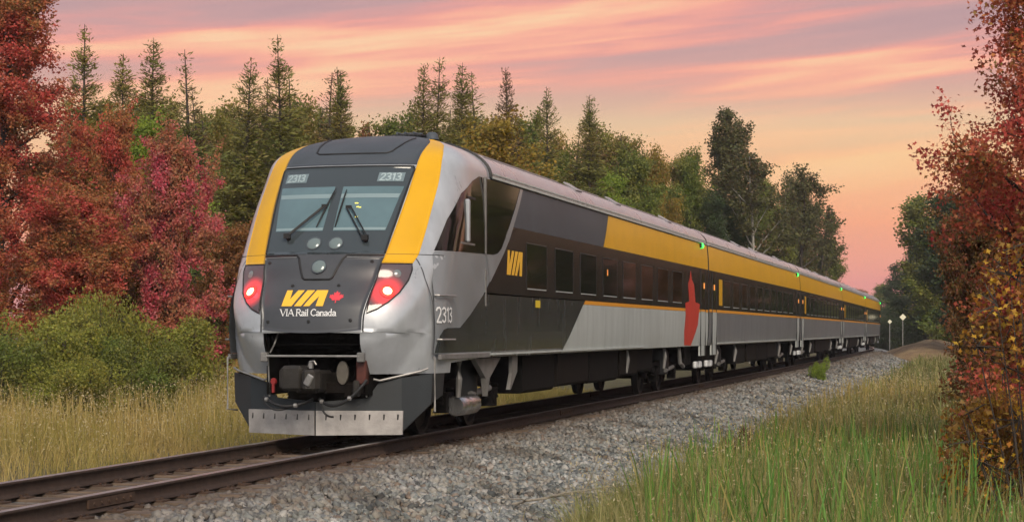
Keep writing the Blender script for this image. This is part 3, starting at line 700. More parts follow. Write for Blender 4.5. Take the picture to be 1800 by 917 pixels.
for x, z in ((-.16, 2.71), (.16, 2.71), (0.0, 2.385)):
    c = on_nose(x, z, .016); n = (on_nose(x, z, 1.0) - on_nose(x, z, 0.0)); Rm = Vector(n).to_track_quat('Y', 'Z').to_matrix()
    prof = [(.0, .024), (.05, .022), (.085, .012), (.098, 0)]
    mb = MB(); mb.lathe(prof, (0, 0, 0), 'y', 24); mb.v = [tuple(Rm @ Vector(p) + Vector(c)) for p in mb.v]
    hl = mb.build('headlight', M['lamp_glass'], cab, smooth=True)
    mb = MB(); mb.lathe([(.098, .004), (.112, .004), (.112, -.02)], (0, 0, 0), 'y', 24); mb.v = [tuple(Rm @ Vector(p) + Vector(c)) for p in mb.v]; mb.build('lamp_bezel', M['mid'], hl)
for x, z in ((-.62, 1.635), (-.02, 1.64), (.56, 1.655), (-.76, 2.44), (.72, 2.45), (-.33, 2.12), (.33, 2.12)):
    p = on_nose(x, z, .008); MB().lathe([(0, -.010), (.022, -.008), (.026, 0)], tuple(p), 'y', 10).build('panel_fastener', M['rubber'], panel)
# front lettering
lg = mesh_polys('via_letters', [t_ for q in VIA for t_ in tess([(-.43 + p[0] * .635, 1.845 + p[1] * .215) for p in q], [], list(np.arange(1.86, 2.05, .05)))], lambda x, z: tuple(on_nose(x, z, .0085)), M['logo'], panel)
nose_poly('maple_leaf', [(.335 + p[0] * .145, 1.935 + p[1] * .115) for p in LEAF], M['leafred'], panel, .0085)
lettering('operator_name', text_polys('VIA Rail Canada', .12, True), lambda a, b_, k: tuple(on_nose(-.435 + a * .80, 1.715 + b_ * .088, .0085 + k)), M['white'], panel)
# tail lights
lens_m = bpy.data.materials.new('tail_light_lens'); lens_m.use_nodes = True; t = lens_m.node_tree; b = t.nodes['Principled BSDF']
b.inputs['Base Color'].default_value = (.22, .10, .10, 1); b.inputs['Roughness'].default_value = .12; b.inputs['Coat Weight'].default_value = .5
b.inputs['Base Color'].default_value = (.085, .065, .07, 1)
tcn = t.nodes.new('ShaderNodeTexCoord'); vsep = t.nodes.new('ShaderNodeSeparateXYZ'); t.links.new(tcn.outputs['Object'], vsep.inputs[0])
def tm(op, a, c=None):
    n_ = t.nodes.new('ShaderNodeMath'); n_.operation = op
    for i_, v_ in enumerate((a, c)):
        if v_ is None: continue
        if isinstance(v_, (int, float)): n_.inputs[i_].default_value = v_
        else: t.links.new(v_, n_.inputs[i_])
    return n_.outputs[0]
ddx = tm('SUBTRACT', tm('ABSOLUTE', vsep.outputs[0]), .97); ddz = tm('SUBTRACT', vsep.outputs[2], 2.045)
rad = tm('SQRT', tm('ADD', tm('MULTIPLY', ddx, ddx), tm('MULTIPLY', ddz, ddz)))
em = t.nodes.new('ShaderNodeMapRange'); em.interpolation_type = 'SMOOTHSTEP'; t.links.new(rad, em.inputs[0]); em.inputs[1].default_value = .24; em.inputs[2].default_value = .06; em.inputs[3].default_value = 0; em.inputs[4].default_value = 1.6
t.links.new(em.outputs[0], b.inputs['Emission Strength']); b.inputs['Emission Color'].default_value = (1, .006, .010, 1)   # the lit lens itself
for s in (1, -1):
    pts = [(s * .845, 2.425), (s * 1.215, 2.425), (s * 1.225, 2.34), (s * 1.20, 2.20), (s * 1.13, 2.03), (s * 1.02, 1.90), (s * .90, 1.81), (s * .765, 1.75), (s * .775, 1.85), (s * .80, 2.1)]
    ls = nose_poly('tail_light', pts, lens_m, cab, .007, .05)
    nose_strip('lens_surround', pts, .022, M['rubber'], ls, .006, close=True)
    for (x, z, r_, mm) in ((s * .985, 2.045, .082, 'lamp'), (s * 1.06, 2.29, .055, 'refl')):
        c = on_nose(x, z, .012); n = (on_nose(x, z, 1.0) - on_nose(x, z, 0.0)); Rm = Vector(n).to_track_quat('Y', 'Z').to_matrix()
        if mm == 'lamp':
            for nm, prof, key in (('tail_lamp', [(0, .020), (.05, .016), (.062, .006)], 'tl_core'), ('tail_lamp_ring', [(.064, .006), (.105, .004), (.108, -.004)], 'tl_ring')):
                if key not in M:
                    M[key] = material(key + '_glow', (.5, .05, .03), .3, emis=(1, .30, .13) if key == 'tl_core' else (1, .012, .012), estr=14.0 if key == 'tl_core' else 2.2)
                mb = MB(); mb.lathe(prof, (0, 0, 0), 'y', 24); mb.v = [tuple(Rm @ Vector(p) + Vector(c)) for p in mb.v]; mb.build(nm, M[key], ls, smooth=True)
        else:
            mb = MB(); mb.lathe([(0, .012), (.03, .010), (.055, 0)], (0, 0, 0), 'y', 20); mb.v = [tuple(Rm @ Vector(p) + Vector(c)) for p in mb.v]; mb.build('reflector', M['lamp_glass'], ls, smooth=True)
    L_ = bpy.data.lights.new('tail_lamp_light', 'POINT'); L_.energy = 5; L_.color = (1, .008, .012); L_.shadow_soft_size = .05
    lo = bpy.data.objects.new('tail_lamp_light', L_); COL.objects.link(lo); lo.parent = cab; lo.location = tuple(on_nose(s * .97, 2.045, .11))
# side of the cab car
DARK_EDGE = [(4.95, 3.34), (4.55, 2.95), (4.16, 2.70), (3.58, 2.36), (3.07, 2.06), (2.32, 1.74), (1.86, 1.56)]
for s in (1, -1):
    # cab side glazing, wrapping round the corner
    cw = side_poly('cab_side_window', [(1.04, 2.625), (3.14, 2.66), (3.14, 3.80), (2.95, 3.80), (2.55, 3.70), (2.01, 3.48), (1.48, 3.08)], M['glass'], cab, .006, s, nose=True)
    side_poly('cab_quarter_window', [(3.19, 2.66), (3.55, 2.665), (3.85, 2.70), (4.06, 2.78), (4.25, 2.92), (5.42, 3.80), (3.19, 3.80)], M['glass'], cab, .006, s)
    MB().box((s * 1.568, 3.165, 3.23), (.03, .05, 1.15)).build('window_pillar', M['bracket'], cab)
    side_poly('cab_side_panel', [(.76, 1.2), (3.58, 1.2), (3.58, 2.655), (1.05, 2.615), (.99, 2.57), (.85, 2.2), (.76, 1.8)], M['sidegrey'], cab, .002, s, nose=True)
    # dark zone behind the silver sweep
    side_poly('window_band', [(5.05, 3.145)] + [p for p in DARK_EDGE[1:5]] + [(3.10, 2.08), (25.9, 2.08), (25.9, 3.145)], M['black'], cab, .005, s)
    side_poly('grey_upper_panel', [(4.62, 3.15), (11.93, 3.15), (12.6, 3.80), (5.58, 3.80)], M['mid'], cab, .004, s)
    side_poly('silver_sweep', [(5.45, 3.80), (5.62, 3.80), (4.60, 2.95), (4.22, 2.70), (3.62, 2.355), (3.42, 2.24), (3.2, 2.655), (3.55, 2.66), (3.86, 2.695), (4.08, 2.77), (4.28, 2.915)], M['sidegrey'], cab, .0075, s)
    side_poly('yellow_band', [(11.94, 3.15), (25.9, 3.15), (25.9, 3.80), (12.61, 3.80)], M['yellow'], cab, .004, s)
    side_poly('lower_dark_panel', [(3.07, 2.06), (2.32, 1.74), (1.81, 1.56), (1.19, 1.555), (1.02, 1.53), (.90, 1.45), (.80, 1.30), (.78, 1.21), (8.50, 1.21), (10.02, 2.0), (10.18, 2.075), (3.1, 2.075)], M['lowdark'], cab, .0035, s, nose=True, smooth=False)
    side_poly('light_lower_panel', [(8.36, 1.13), (25.9, 1.13), (25.9, 2.0), (10.06, 2.0)], M['light'], cab, .004, s)
    side_poly('orange_stripe', [(10.09, 2.004), (25.9, 2.004), (25.9, 2.075), (10.22, 2.075)], M['orange'], cab, .006, s)
    side_poly('red_emblem', [(22.85, 3.05), (22.62, 2.79), (22.43, 2.70), (22.60, 2.25), (21.98, 2.21), (22.05, 1.91), (21.85, 1.49), (21.98, 1.16), (23.04, 1.14), (24.03, 1.66), (24.38, 2.21), (23.62, 2.25), (23.42, 2.68), (23.04, 2.81)], M['red'], cab, .010, s)
    for k in range(8): window(cab, 5.69 + 2.055 * k, 7.10 + 2.055 * k, s=s)
    if s > 0:
        mesh_polys('side_letters', [t_ for q in VIA for t_ in tess([(4.40 + p[0] * 1.02, 2.39 + p[1] * .385) for p in q], [], [2.5, 2.65])], lambda y, z: (float(wout(z)) + .010, y, z), M['logo'], cab)
        lettering('side_number', text_polys('2313', .13), lambda a, b_, k: (float(Xs(.78 + a * .60, 1.635 + b_ * .20)) + .012 + k, .78 + a * .60, 1.635 + b_ * .20), M['white'], cab)
        side_poly('yellow_placard', rect(6.28, 6.62, 1.90, 2.02), M['yellow_label'], cab, .012, s)
    MB().box((s * 1.55, 9.9, 1.165), (.05, 13 + .0, .03)).build('sole_bar', M['light'], cab)
    MB().box((s * 1.548, 2.15, 1.155), (.05, 2.6, .075)).build('cab_step_rail', M['bracket'], cab, bevel=.008)
    # grab irons and corner rods
    for z in (2.0, 1.395):
        MB().tube([(s * (float(Xs(.80, z)) + .01), .80, z), (s * (float(Xs(.80, z)) + .07), .82, z), (s * (float(Xs(1.35, z)) + .07), 1.36, z), (s * (float(Xs(1.38, z)) + .01), 1.38, z)], .014, 6).build('grab_iron', M['steel'], cab)
    MB().tube([(s * 1.50, .76, 1.16), (s * 1.52, .72, 1.14), (s * 1.52, .72, .42), (s * 1.45, .9, .40)], .016, 6).build('corner_rod', M['steel'], cab)
    side_poly('cab_door_seam', rect(.735, .75, 1.2, 2.6), M['dark'], cab, .004, s, nose=True)
    MB().box((s * 1.571, 3.17, 2.16), (.02, .04, .55)).build('drain_strip', M['bracket'], cab)
    # mirror housing in the side window
    MB().box((s * 1.56, 2.18, 3.10), (.09, .10, .62)).build('side_mirror', M['silver'], cab, bevel=.02)
    MB().box((s * 1.545, 2.45, 3.12), (.03, .42, .70)).build('mirror_recess', M['rubber'], cab, bevel=.01)
    MB().box((s * 1.55, 2.2, 2.77), (.05, .75, .03)).build('mirror_arm', M['bracket'], cab)
    car_end(cab, 24.55, 25.35, s); side_lamp(cab, 24.75, s)
    if s > 0: MB().box((1.590, 25.05, 2.70), (.02, .09, .15)).build('door_display', M['amber'], cab)
MB().box((1.578, 12.28, 2.66), (.012, .03, .12)).build('interior_lamp', M['amber'], cab)
# roof gear on the nose: horns and antenna dome
rg = MB().box((.36, 3.3, 4.452), (.50, .45, .03)).build('roof_gear_tray', M['rubber'], cab, bevel=.008)
for x, l in ((.20, .34), (.32, .28), (.46, .36)):
    MB().tube([(x, 3.12, 4.49), (x, 3.12 + l * .7, 4.49), (x, 3.12 + l, 4.49)], [.02, .024, .04], 10).build('horn', M['mid'], rg, smooth=True)
MB().lathe([(.0, .115), (.05, .11), (.085, .08), (.10, .03), (.105, 0)], (.68, 3.35, 4.405), 'z', 18).build('antenna_dome', M['mid'], cab, smooth=True)
MB().tube([(-1.02, 2.9, 4.25), (-1.0, 2.95, 4.33), (-.8, 3.0, 4.40), (-.78, 3.05, 4.37)], .014, 6).build('roof_handrail', M['rubber'], cab)
# coupler pocket
pk = MB(); pk.box((0, .95, 1.0), (1.36, .06, 1.2)).box((-.71, .62, 1.12), (.04, .8, .95)).box((.71, .62, 1.12), (.04, .8, .95)).box((0, .60, 1.54), (1.42, .75, .04)); pk.build('coupler_pocket', M['under'], cab)
MB().prism([(.35, 1.27), (.62, 1.16), (.64, 1.46), (.18, 1.50)], 'x', -.66, .66).build('pocket_flap', M['under'], cab)
MB().box((0, .26, 1.33), (1.30, .012, .02)).build('flap_edge', M['under'], cab)
br = MB().tube([(-.70, .02, 1.175), (.68, .02, 1.175)], .016, 8).build('cross_bar', M['steel'], cab)
for s in (1, -1): MB().box((s * .69, .05, 1.16), (.10, .09, .13)).build('bar_bracket', M['bracket'], br, bevel=.012)
MB().tube([(-.63, .10, 1.22), (-.56, .08, 1.34), (-.55, .2, 1.5)], .012, 6).build('release_rod', M['steel'], cab)
cp = MB().box((-.02, .15, .83), (.34, .62, .30)).box((-.20, -.06, .88), (.30, .36, .34)).box((-.28, -.1, .87), (.24, .22, .30), Matrix.Rotation(.2, 3, 'Z')).box((.02, .62, .83), (.22, .5, .22)).build('coupler', M['tan'], cab, bevel=.04)
MB().prism([(.02, -.38), (.16, -.34), (.22, -.20), (.16, -.02), (.02, -.06), (-.06, -.2)], 'z', .72, 1.0).build('coupler_knuckle', M['tan'], cp, bevel=.03)
MB().box((.10, -.37, .86), (.10, .03, .16), Matrix.Rotation(.5, 3, 'Y')).build('knuckle_face', M['steel'], cp, bevel=.02)
MB().tube([(-.05, .02, 1.03), (-.02, .0, 1.10), (.04, 0, 1.11), (.07, 0, 1.06)], .014, 6).box((.0, .0, 1.05), (.05, .05, .08)).build('lock_lifter', M['steel'], cp)
mb = MB(); mb.lathe([(0, 0), (.11, .0), (.11, .04), (0, .04)], (0, 0, 0), 'y', 18); mb.v = [(x * .75 + .40, y + .12, z * 1.45 + .95) for x, y, z in mb.v]; mb.build('cable_socket_cover', M['tan2'], cab)
MB().box((.36, .30, .74), (.62, .25, .16)).box((.46, .22, .70), (.12, .10, .20)).build('buffer_beam', M['underb'], cab, bevel=.02)
MB().box((.66, .20, .96), (.14, .16, .34)).build('air_brake_valve', M['rust'], cab, bevel=.02)
MB().box((.60, .14, .74), (.09, .12, .22)).build('hose_cock', M['tan'], cab, bevel=.02)
MB().lathe([(0, -.03), (.035, -.03), (.05, 0), (.035, .03), (0, .03)], (-.56, .05, .83), 'y', 10).box((-.56, .04, .76), (.035, .035, .16)).build('red_cock_handle', M['redpart'], cab)
for k, (xa, za, xm, zm, xb, zb) in enumerate(((-.70, .62, -.35, .47, .02, .60), (.10, .60, .42, .42, .78, .86), (-.72, .60, -.5, .44, -.30, .50), (.12, .56, .22, .44, .30, .36))):
    pts = [((1 - t_) ** 2 * xa + 2 * t_ * (1 - t_) * xm + t_ * t_ * xb, .04 - .10 * math.sin(math.pi * t_), (1 - t_) ** 2 * za + 2 * t_ * (1 - t_) * (zm - .08) + t_ * t_ * zb) for t_ in np.linspace(0, 1, 14)]
    h = MB().tube(pts, .022 if k < 2 else .014, 8).build('air_hose', M['rubber'], cab, smooth=True)
    for j in ((1, 9) if k < 2 else ()): MB().lathe([(0, -.03), (.03, -.02), (.03, .02), (0, .03)], (pts[j][0], pts[j][1] - .01, pts[j][2]), 'x', 8).build('hose_clamp', M['steel'], h)
# pilot
mb = MB()
for s in (1, -1):
    P = [(0, .17, .36), (s * 1.10, .55, .36), (s * 1.44, .80, .52), (s * 1.46, .815, .93), (s * .80, .446, .80), (s * .66, .398, .60), (0, .17, .55), (s * 1.10, .55, .14), (0, .17, .12), (s * 1.10, .55, .88)]
    Q = [(x, y + .06, z) for x, y, z in P]
    b0 = len(mb.v); n = 10
    mb.v += P + Q
    for f in ((0, 1, 9, 4, 5, 6), (1, 2, 3, 9), (8, 7, 1, 0), (7, 2, 1)):
        mb.f.append(tuple(b0 + i for i in f)); mb.f.append(tuple(b0 + n + i for i in f))
    for a, b_ in ((8, 7), (7, 2), (2, 3), (3, 9), (9, 4), (4, 5), (5, 6)): mb.f.append((b0 + a, b0 + b_, b0 + n + b_, b0 + n + a))
    # return wing running back along the side
    mb.add([(s * 1.44, .80, .52), (s * 1.46, .82, .93), (s * 1.47, 1.35, .93), (s * 1.46, 1.30, .62)], [(0, 1, 2, 3)])
pl = mb.build('pilot', M['pilot'], cab)
for s in (1, -1):
    P = [(s * .012, .145, .10), (s * 1.115, .53, .105), (s * 1.125, .53, .43), (s * .012, .145, .435)]
    mb = MB(); mb.add([Vector(p) for p in P] + [Vector(p) + Vector((0, .03, 0)) for p in P], [(0, 1, 2, 3), (4, 5, 6, 7), (0, 1, 5, 4), (1, 2, 6, 5), (2, 3, 7, 6), (3, 0, 4, 7)])
    pt = mb.build('plow_plate', M['plate'], pl)
    for k in range(6):
        q = (.14 + .185 * k) / 1.115 if s > 0 else (.10 + .19 * k) / 1.115
        q = min(q, .95); MB().box((s * q * 1.115, .145 + q * .385 - .003, .345), (.020, .012, .075), Matrix.Rotation(-s * .33, 3, 'Z') @ Matrix.Rotation(.12, 3, 'Y')).build('bolt_slot', M['rubber'], pt)
    MB().tube([(s * .76, .36, .86), (s * .84, .40, .84), (s * 1.34, .66, .965), (s * 1.42, .72, 1.0)], .016, 6).build('uncoupling_rod', M['steel'], cab)
    MB().tube([(s * .70, .25, .62), (s * .70, .2, 1.12)], .012, 6).build('rod_hanger', M['steel'], cab)
# under the cab car
bogie(cab, 3.75); bogie(cab, 21.3)
underframe(cab, [(6.1, 8.4, .48, 1.1, 'under', 1.40), (8.6, 11.2, .52, 1.1, 'underb', 1.42), (11.4, 14.2, .50, 1.1, 'under', 1.40), (14.4, 16.4, .55, 1.1, 'underb', 1.40), (16.6, 18.6, .60, 1.1, 'under', 1.35), (23.4, 24.6, .62, 1.1, 'under', 1.3)])
MB().prism([(3.05, 1.10), (4.55, 1.10), (3.9, .80), (3.75, .52), (3.65, .80)], 'x', 1.36, 1.44).build('bracket_plate', M['bracket'], cab)
MB().prism([(5.2, 1.12), (5.55, 1.12), (5.52, .86), (5.1, .58), (5.02, .58), (5.2, .84)], 'x', 1.40, 1.46).build('hanger_bracket', M['bracket'], cab)
MB().tube([(1.38, 2.4, 1.1), (1.38, 2.4, .82), (1.36, 2.42, .55)], [.05, .05, .035], 8).build('vertical_damper', M['bracket'], cab)
MB().lathe([(0, 0), (.13, 0), (.15, .03), (.15, .42), (.145, .44), (.15, .46), (.15, .92), (.13, .95), (0, .95)], (1.30, 2.45, .42), 'y', 20).build('air_reservoir', M['chrome'], cab, smooth=True)
for y in (15.2, 19.9): MB().tube([(1.40, y, 1.1), (1.42, y, .9), (1.40, y - .05, .62)], [.035, .05, .03], 8).build('pipe_drop', M['bracket'], cab)
MB().tube([(1.42, 21.9, 1.1), (1.44, 22.0, .72), (1.44, 22.5, .62)], .05, 8).build('sand_pipe', M['bracket'], cab)
for y in (24.75, 25.45): MB().box((1.40, y, .62), (.10, .34, .18)).build('step_box', M['palegrey'], cab, bevel=.03)
gang = MB().prism([(-1.40, 1.0), (1.40, 1.0), (1.40, 3.9), (1.1, 4.2), (-1.1, 4.2), (-1.40, 3.9)], 'y', LC - .14, LC + .13).build('gangway_bellows', M['rubber'], cab)

# ------------------------------------------------------------------ coaches
def make_coach():
    c = empty('passenger_coach')
    body_shell('body_shell', .12, LC - .12, M['light'], c); roof(c, .12, LC - .12)
    coach_common(c, LC)
    for k in range(10): window(c, 2.95 + 2.055 * k, 4.36 + 2.055 * k)
    car_end(c, .65, 1.45); car_end(c, 24.55, 25.35); side_lamp(c, 24.75)
    for y in (.95, 25.05): MB().box((1.590, y, 2.70), (.02, .09, .15)).build('door_display', M['amber'], c)
    MB().box((1.545, 13, 1.165), (.05, 22.6, .03)).build('sole_bar', M['light'], c)
    bogie(c, 4.6); bogie(c, 21.4)
    underframe(c, [(7.0, 9.2, .5, 1.1, 'under', 1.40), (9.5, 12.2, .52, 1.1, 'underb', 1.42), (12.5, 15.4, .5, 1.1, 'under', 1.4), (15.7, 18.6, .55, 1.1, 'underb', 1.38), (.5, 2.2, .66, 1.1, 'under', 1.3)])
    for y in (2.5, 6.6, 19.2, 23.6): MB().tube([(1.40, y, 1.1), (1.43, y + .05, .9), (1.40, y - .05, .58)], [.04, .06, .03], 8).build('pipe_drop', M['bracket'], c)
    for y in (.7, 1.4, 25.2): MB().box((1.40, y, .62), (.10, .34, .18)).build('step_box', M['palegrey'], c, bevel=.03)
    MB().prism([(-1.40, 1.0), (1.40, 1.0), (1.40, 3.9), (1.1, 4.2), (-1.1, 4.2), (-1.40, 3.9)], 'y', LC - .14, LC + .12).build('gangway_bellows', M['rubber'], c)
    return c
proto = make_coach()
pos = np.array([0., LC]); hd = 0.0; al = [.0027, .0072, .0051, .0010]
coach_labels = ['second train car, yellow band along its roof edge, coupled behind the cab car', 'third train car of the row, counted from the windshield', 'fourth train car of the row, counted from the windshield', 'farthest and smallest train car, at the tail of the row by the dark trees']
for k in range(4):
    hd += al[k]
    c = proto if k == 0 else copy_tree(proto)
    c.location = (pos[0], pos[1], 0); c.rotation_euler = (0, 0, hd); tag(c, coach_labels[k], 'train car', 'train cars')
    if k == 0:
        side_poly('yellow_door_panel', rrect(1.95, 2.65, 2.22, 2.95, .05), M['yellow'], c, .012, 1)
    pos = pos + LC * np.array([-math.sin(hd), math.cos(hd)])

# ------------------------------------------------------------------ vegetation generators
def unit(v): return v / np.maximum(np.linalg.norm(v, axis=-1, keepdims=True), 1e-9)
MAPLE = np.array([(0, 1), (.24, .38), (.85, .34), (.36, -.12), (0, -.62), (-.36, -.12), (-.85, .34), (-.24, .38)])
def leaf_mesh(name, P, size, rng, aspect=.6, flat=.5, maple=False, axis=None, var=.35):
    n = len(P)
    u = axis if axis is not None else unit(rng.normal(size=(n, 3)) * np.array([1, 1, flat]) + np.array([0, 0, -.25]))
    v = unit(np.cross(u, unit(rng.normal(size=(n, 3)))))
    s = (np.asarray(size) * rng.uniform(1 - var, 1 + var, n))[:, None]
    if maple:
        V = P[:, None] + MAPLE[None, :, :1] * (v * s)[:, None] + MAPLE[None, :, 1:] * (u * s)[:, None]
        k = len(MAPLE); F = np.arange(n * k).reshape(n, k)
    else:
        V = np.stack([P + u * s, P + v * s * aspect, P - u * s, P - v * s * aspect], 1); k = 4; F = np.arange(n * 4).reshape(n, 4)
    return np_mesh(name, V.reshape(-1, 3), [F])
def bez(a, d, L, n, rng, bend=.25, grav=0.0):
    p = [np.array(a, float)]; d = np.array(d, float); d /= np.linalg.norm(d)
    for _ in range(n):
        d = d + rng.normal(size=3) * bend * .5 + np.array([0, 0, grav]); d /= np.linalg.norm(d); p.append(p[-1] + d * L / n)
    return np.array(p)
def broadleaf(seed, H, Rr, bole=.2, nl=16, ns=6, leaf=.10, n_leaf=20000, rise=.55, env=None, sig=.10, aspect=.6, maple=False, trunk_r=.016, stems=1):
    rng = np.random.default_rng(seed); env = env or (lambda t: math.sin(math.pi * min(1, .18 + .78 * t)) ** .7)
    mb = MB(); segs = []
    for st in range(stems):
        d0 = (rng.normal() * .05 + (math.cos(st * 2.4) * .22 if stems > 1 else 0), rng.normal() * .05 + (math.sin(st * 2.4) * .22 if stems > 1 else 0), 1)
        tp = bez((0, 0, -.1), d0, H * .92, 9, rng, .10, .05); tr = np.linspace(1, .12, 10) * H * trunk_r / math.sqrt(stems)
        mb.tube([tuple(p) for p in tp], list(tr), 7)
        nn = max(3, nl // stems)
        for i in range(nn):
            tf = (i + rng.uniform(.1, .9)) / nn; t0 = bole + (.97 - bole) * tf; k = t0 * 9; j = min(int(k), 8); base = tp[j] + (tp[j + 1] - tp[j]) * (k - j)
            a = i * 2.39996 + rng.uniform(-.5, .5) + st; L = Rr * env(tf) * rng.uniform(.7, 1.2)
            lp = bez(base, (math.cos(a), math.sin(a), rise * rng.uniform(.5, 1.5) + .7 * tf), L, 6, rng, .22, .06)
            mb.tube([tuple(p) for p in lp], list(np.linspace(.5, .10, 7) * H * trunk_r * (1.05 - t0)), 5); segs.append((lp[3:], 1.0))
            for q in range(ns):
                s_ = rng.uniform(.25, 1); k2 = s_ * 6; j2 = min(int(k2), 5); b2 = lp[j2] + (lp[j2 + 1] - lp[j2]) * (k2 - j2)
                dl = lp[j2 + 1] - lp[j2]; d2 = unit(dl) + rng.normal(size=3) * .75 + np.array([0, 0, .15]); L2 = max(.28 * Rr, L * rng.uniform(.25, .5))
                sp = bez(b2, d2, L2, 4, rng, .3, .0); mb.tube([tuple(p) for p in sp], list(np.linspace(.10, .03, 5) * H * trunk_r * .6), 4, False); segs.append((sp, 1.4))
                for w in range(3):
                    b3 = sp[rng.integers(1, 5)]; d3 = unit(sp[-1] - sp[0]) + rng.normal(size=3) * .8
                    wp = bez(b3, d3, L2 * rng.uniform(.35, .7), 3, rng, .3, -.03); segs.append((wp, 1.0))
        segs.append((tp[7:], .8))
    ln = np.array([np.linalg.norm(np.diff(s_, axis=0), axis=1).sum() * w for s_, w in segs]); cnt = np.maximum(1, (n_leaf * ln / ln.sum() * rng.uniform(.5, 1.5, len(ln))).astype(int))
    P = []
    for (s_, w), c in zip(segs, cnt):
        k = rng.uniform(0, len(s_) - 1.001, c); j = k.astype(int); p = s_[j] + (s_[j + 1] - s_[j]) * (k - j)[:, None]
        P.append(p + rng.normal(size=(c, 3)) * sig * np.array([1, 1, .8]))
    P = np.concatenate(P); P = P[P[:, 2] > .15]
    me = bpy.data.meshes.new('trunk'); me.from_pydata(mb.v, [], mb.f); me.update(); me.polygons.foreach_set('use_smooth', np.ones(len(mb.f), bool))
    return me, leaf_mesh('crown', P, leaf, rng, aspect, maple=maple)
def conifer(seed, H, Rr, nb=300, n=22000, dense=1.0, spire=.78):
    rng = np.random.default_rng(seed); mb = MB()
    tp = bez((0, 0, -.1), (rng.normal() * .02, rng.normal() * .02, 1), H, 10, rng, .03, .05); tp[-1][2] = H
    mb.tube([tuple(p) for p in tp], list(np.linspace(1, .05, 11) * H * .013), 6)
    h = np.sort(rng.uniform(.03, .985, nb) ** .9); P = []; U = []; SZ = []
    prof = (1 - h) ** .80 * np.where(h > spire, .9, 1)
    lob = 1 + .10 * np.sin(h * 23 + seed)
    L = Rr * prof * lob * rng.uniform(.55, 1.2, nb) + .12
    cnt = np.maximum(3, (n * L ** 1.35 / (L ** 1.35).sum())).astype(int)
    for i in range(nb):
        a = i * 2.39996 + rng.uniform(-.6, .6); k = h[i] * 10; j = min(int(k), 9); b0 = tp[j] + (tp[j + 1] - tp[j]) * (k - j)
        sl = -.22 + .75 * h[i] + rng.normal() * .12; d = unit(np.array([math.cos(a), math.sin(a), sl])); tip = b0 + d * L[i] + np.array([0, 0, .10 * L[i]])
        if L[i] > .35: mb.tube([tuple(b0), tuple((b0 + tip) / 2 + np.array([0, 0, -.05 * L[i]])), tuple(tip)], [.02, .014, .006], 3, False)
        c = cnt[i]; s = rng.uniform(.08 if h[i] > .5 else .3, 1.02, c) ** .8; lat = np.array([-math.sin(a), math.cos(a), 0]); sd = rng.choice([-1, 1], c); r_ = rng.uniform(0, 1, c) * (1.05 - s) * .42 * L[i]
        p = b0 + (tip - b0) * s[:, None] + lat * (sd * r_)[:, None] + rng.normal(size=(c, 3)) * np.array([.07, .07, .10]) + np.array([0, 0, -.04]) * rng.uniform(0, 3, (c, 1))
        u = unit(d + lat * (sd * .8)[:, None] + rng.normal(size=(c, 3)) * .45 + np.array([0, 0, -.15 if h[i] < .8 else .35]))
        P.append(p); U.append(u); SZ.append(np.full(c, (.125 if h[i] < .75 else .085)))
    P = np.concatenate(P); U = np.concatenate(U); SZ = np.concatenate(SZ)
    me = bpy.data.meshes.new('trunk'); me.from_pydata(mb.v, [], mb.f); me.update()
    return me, leaf_mesh('crown', P, SZ, rng, .26, axis=U)
def bush(seed, H, Rr, n=9000, leaf=.09, lobes=22, aspect=.55, maple=False, low=.0, stem=1.0):
    rng = np.random.default_rng(seed); mb = MB(); P = []
    for i in range(lobes):
        a = rng.uniform(0, 2 * math.pi); r_ = Rr * math.sqrt(rng.uniform(0, 1)) * .85; hz = H * (low + (1 - low) * rng.uniform(.12, .85)) * (1 - .35 * (r_ / Rr) ** 2)
        c = np.array([r_ * math.cos(a), r_ * math.sin(a), hz]); q = rng.uniform(.22, .42) * min(Rr, H * .7)
        mb.tube([(c[0] * .15, c[1] * .15, -.1), (c[0] * .6, c[1] * .6, c[2] * .55), tuple(c), (c[0] * 1.1, c[1] * 1.1, c[2] + q * .7)], [.035 * stem, .025 * stem, .014 * stem, .005], 4, False)
        for k in range(6):
            t_ = c + unit(rng.normal(size=3)) * q * np.array([1, 1, .8]); t_[2] = max(.1, t_[2]); mb.tube([tuple(c), tuple(t_)], [.010, .004], 3, False)
        m = int(n / lobes); d = unit(rng.normal(size=(m, 3))); rad = q * rng.uniform(.25, 1.15, m) ** .55
        P.append(c + d * rad[:, None] * np.array([1, 1, .85]) + rng.normal(size=(m, 3)) * .05)
    P = np.concatenate(P); P = P[P[:, 2] > .03]
    me = bpy.data.meshes.new('stem'); me.from_pydata(mb.v, [], mb.f); me.update()
    return me, leaf_mesh('foliage', P, leaf, rng, aspect, maple=maple)
def plant(name, meshes, mats, loc, rz, scl, label, cat, group=None, parts=('trunk', 'crown')):
    e = empty(name, loc, rz, scl if hasattr(scl, '__len__') else (scl,) * 3)
    for nm, me, mt in zip(parts, meshes, mats):
        c = bpy.data.objects.new(nm, me); COL.objects.link(c); c.parent = e
        if not me.materials: me.materials.append(mt)
        c.material_slots[0].link = 'OBJECT'; c.material_slots[0].material = mt
        if nm in ('crown', 'foliage'): c['kind'] = 'stuff'
    return tag(e, label, cat, group)
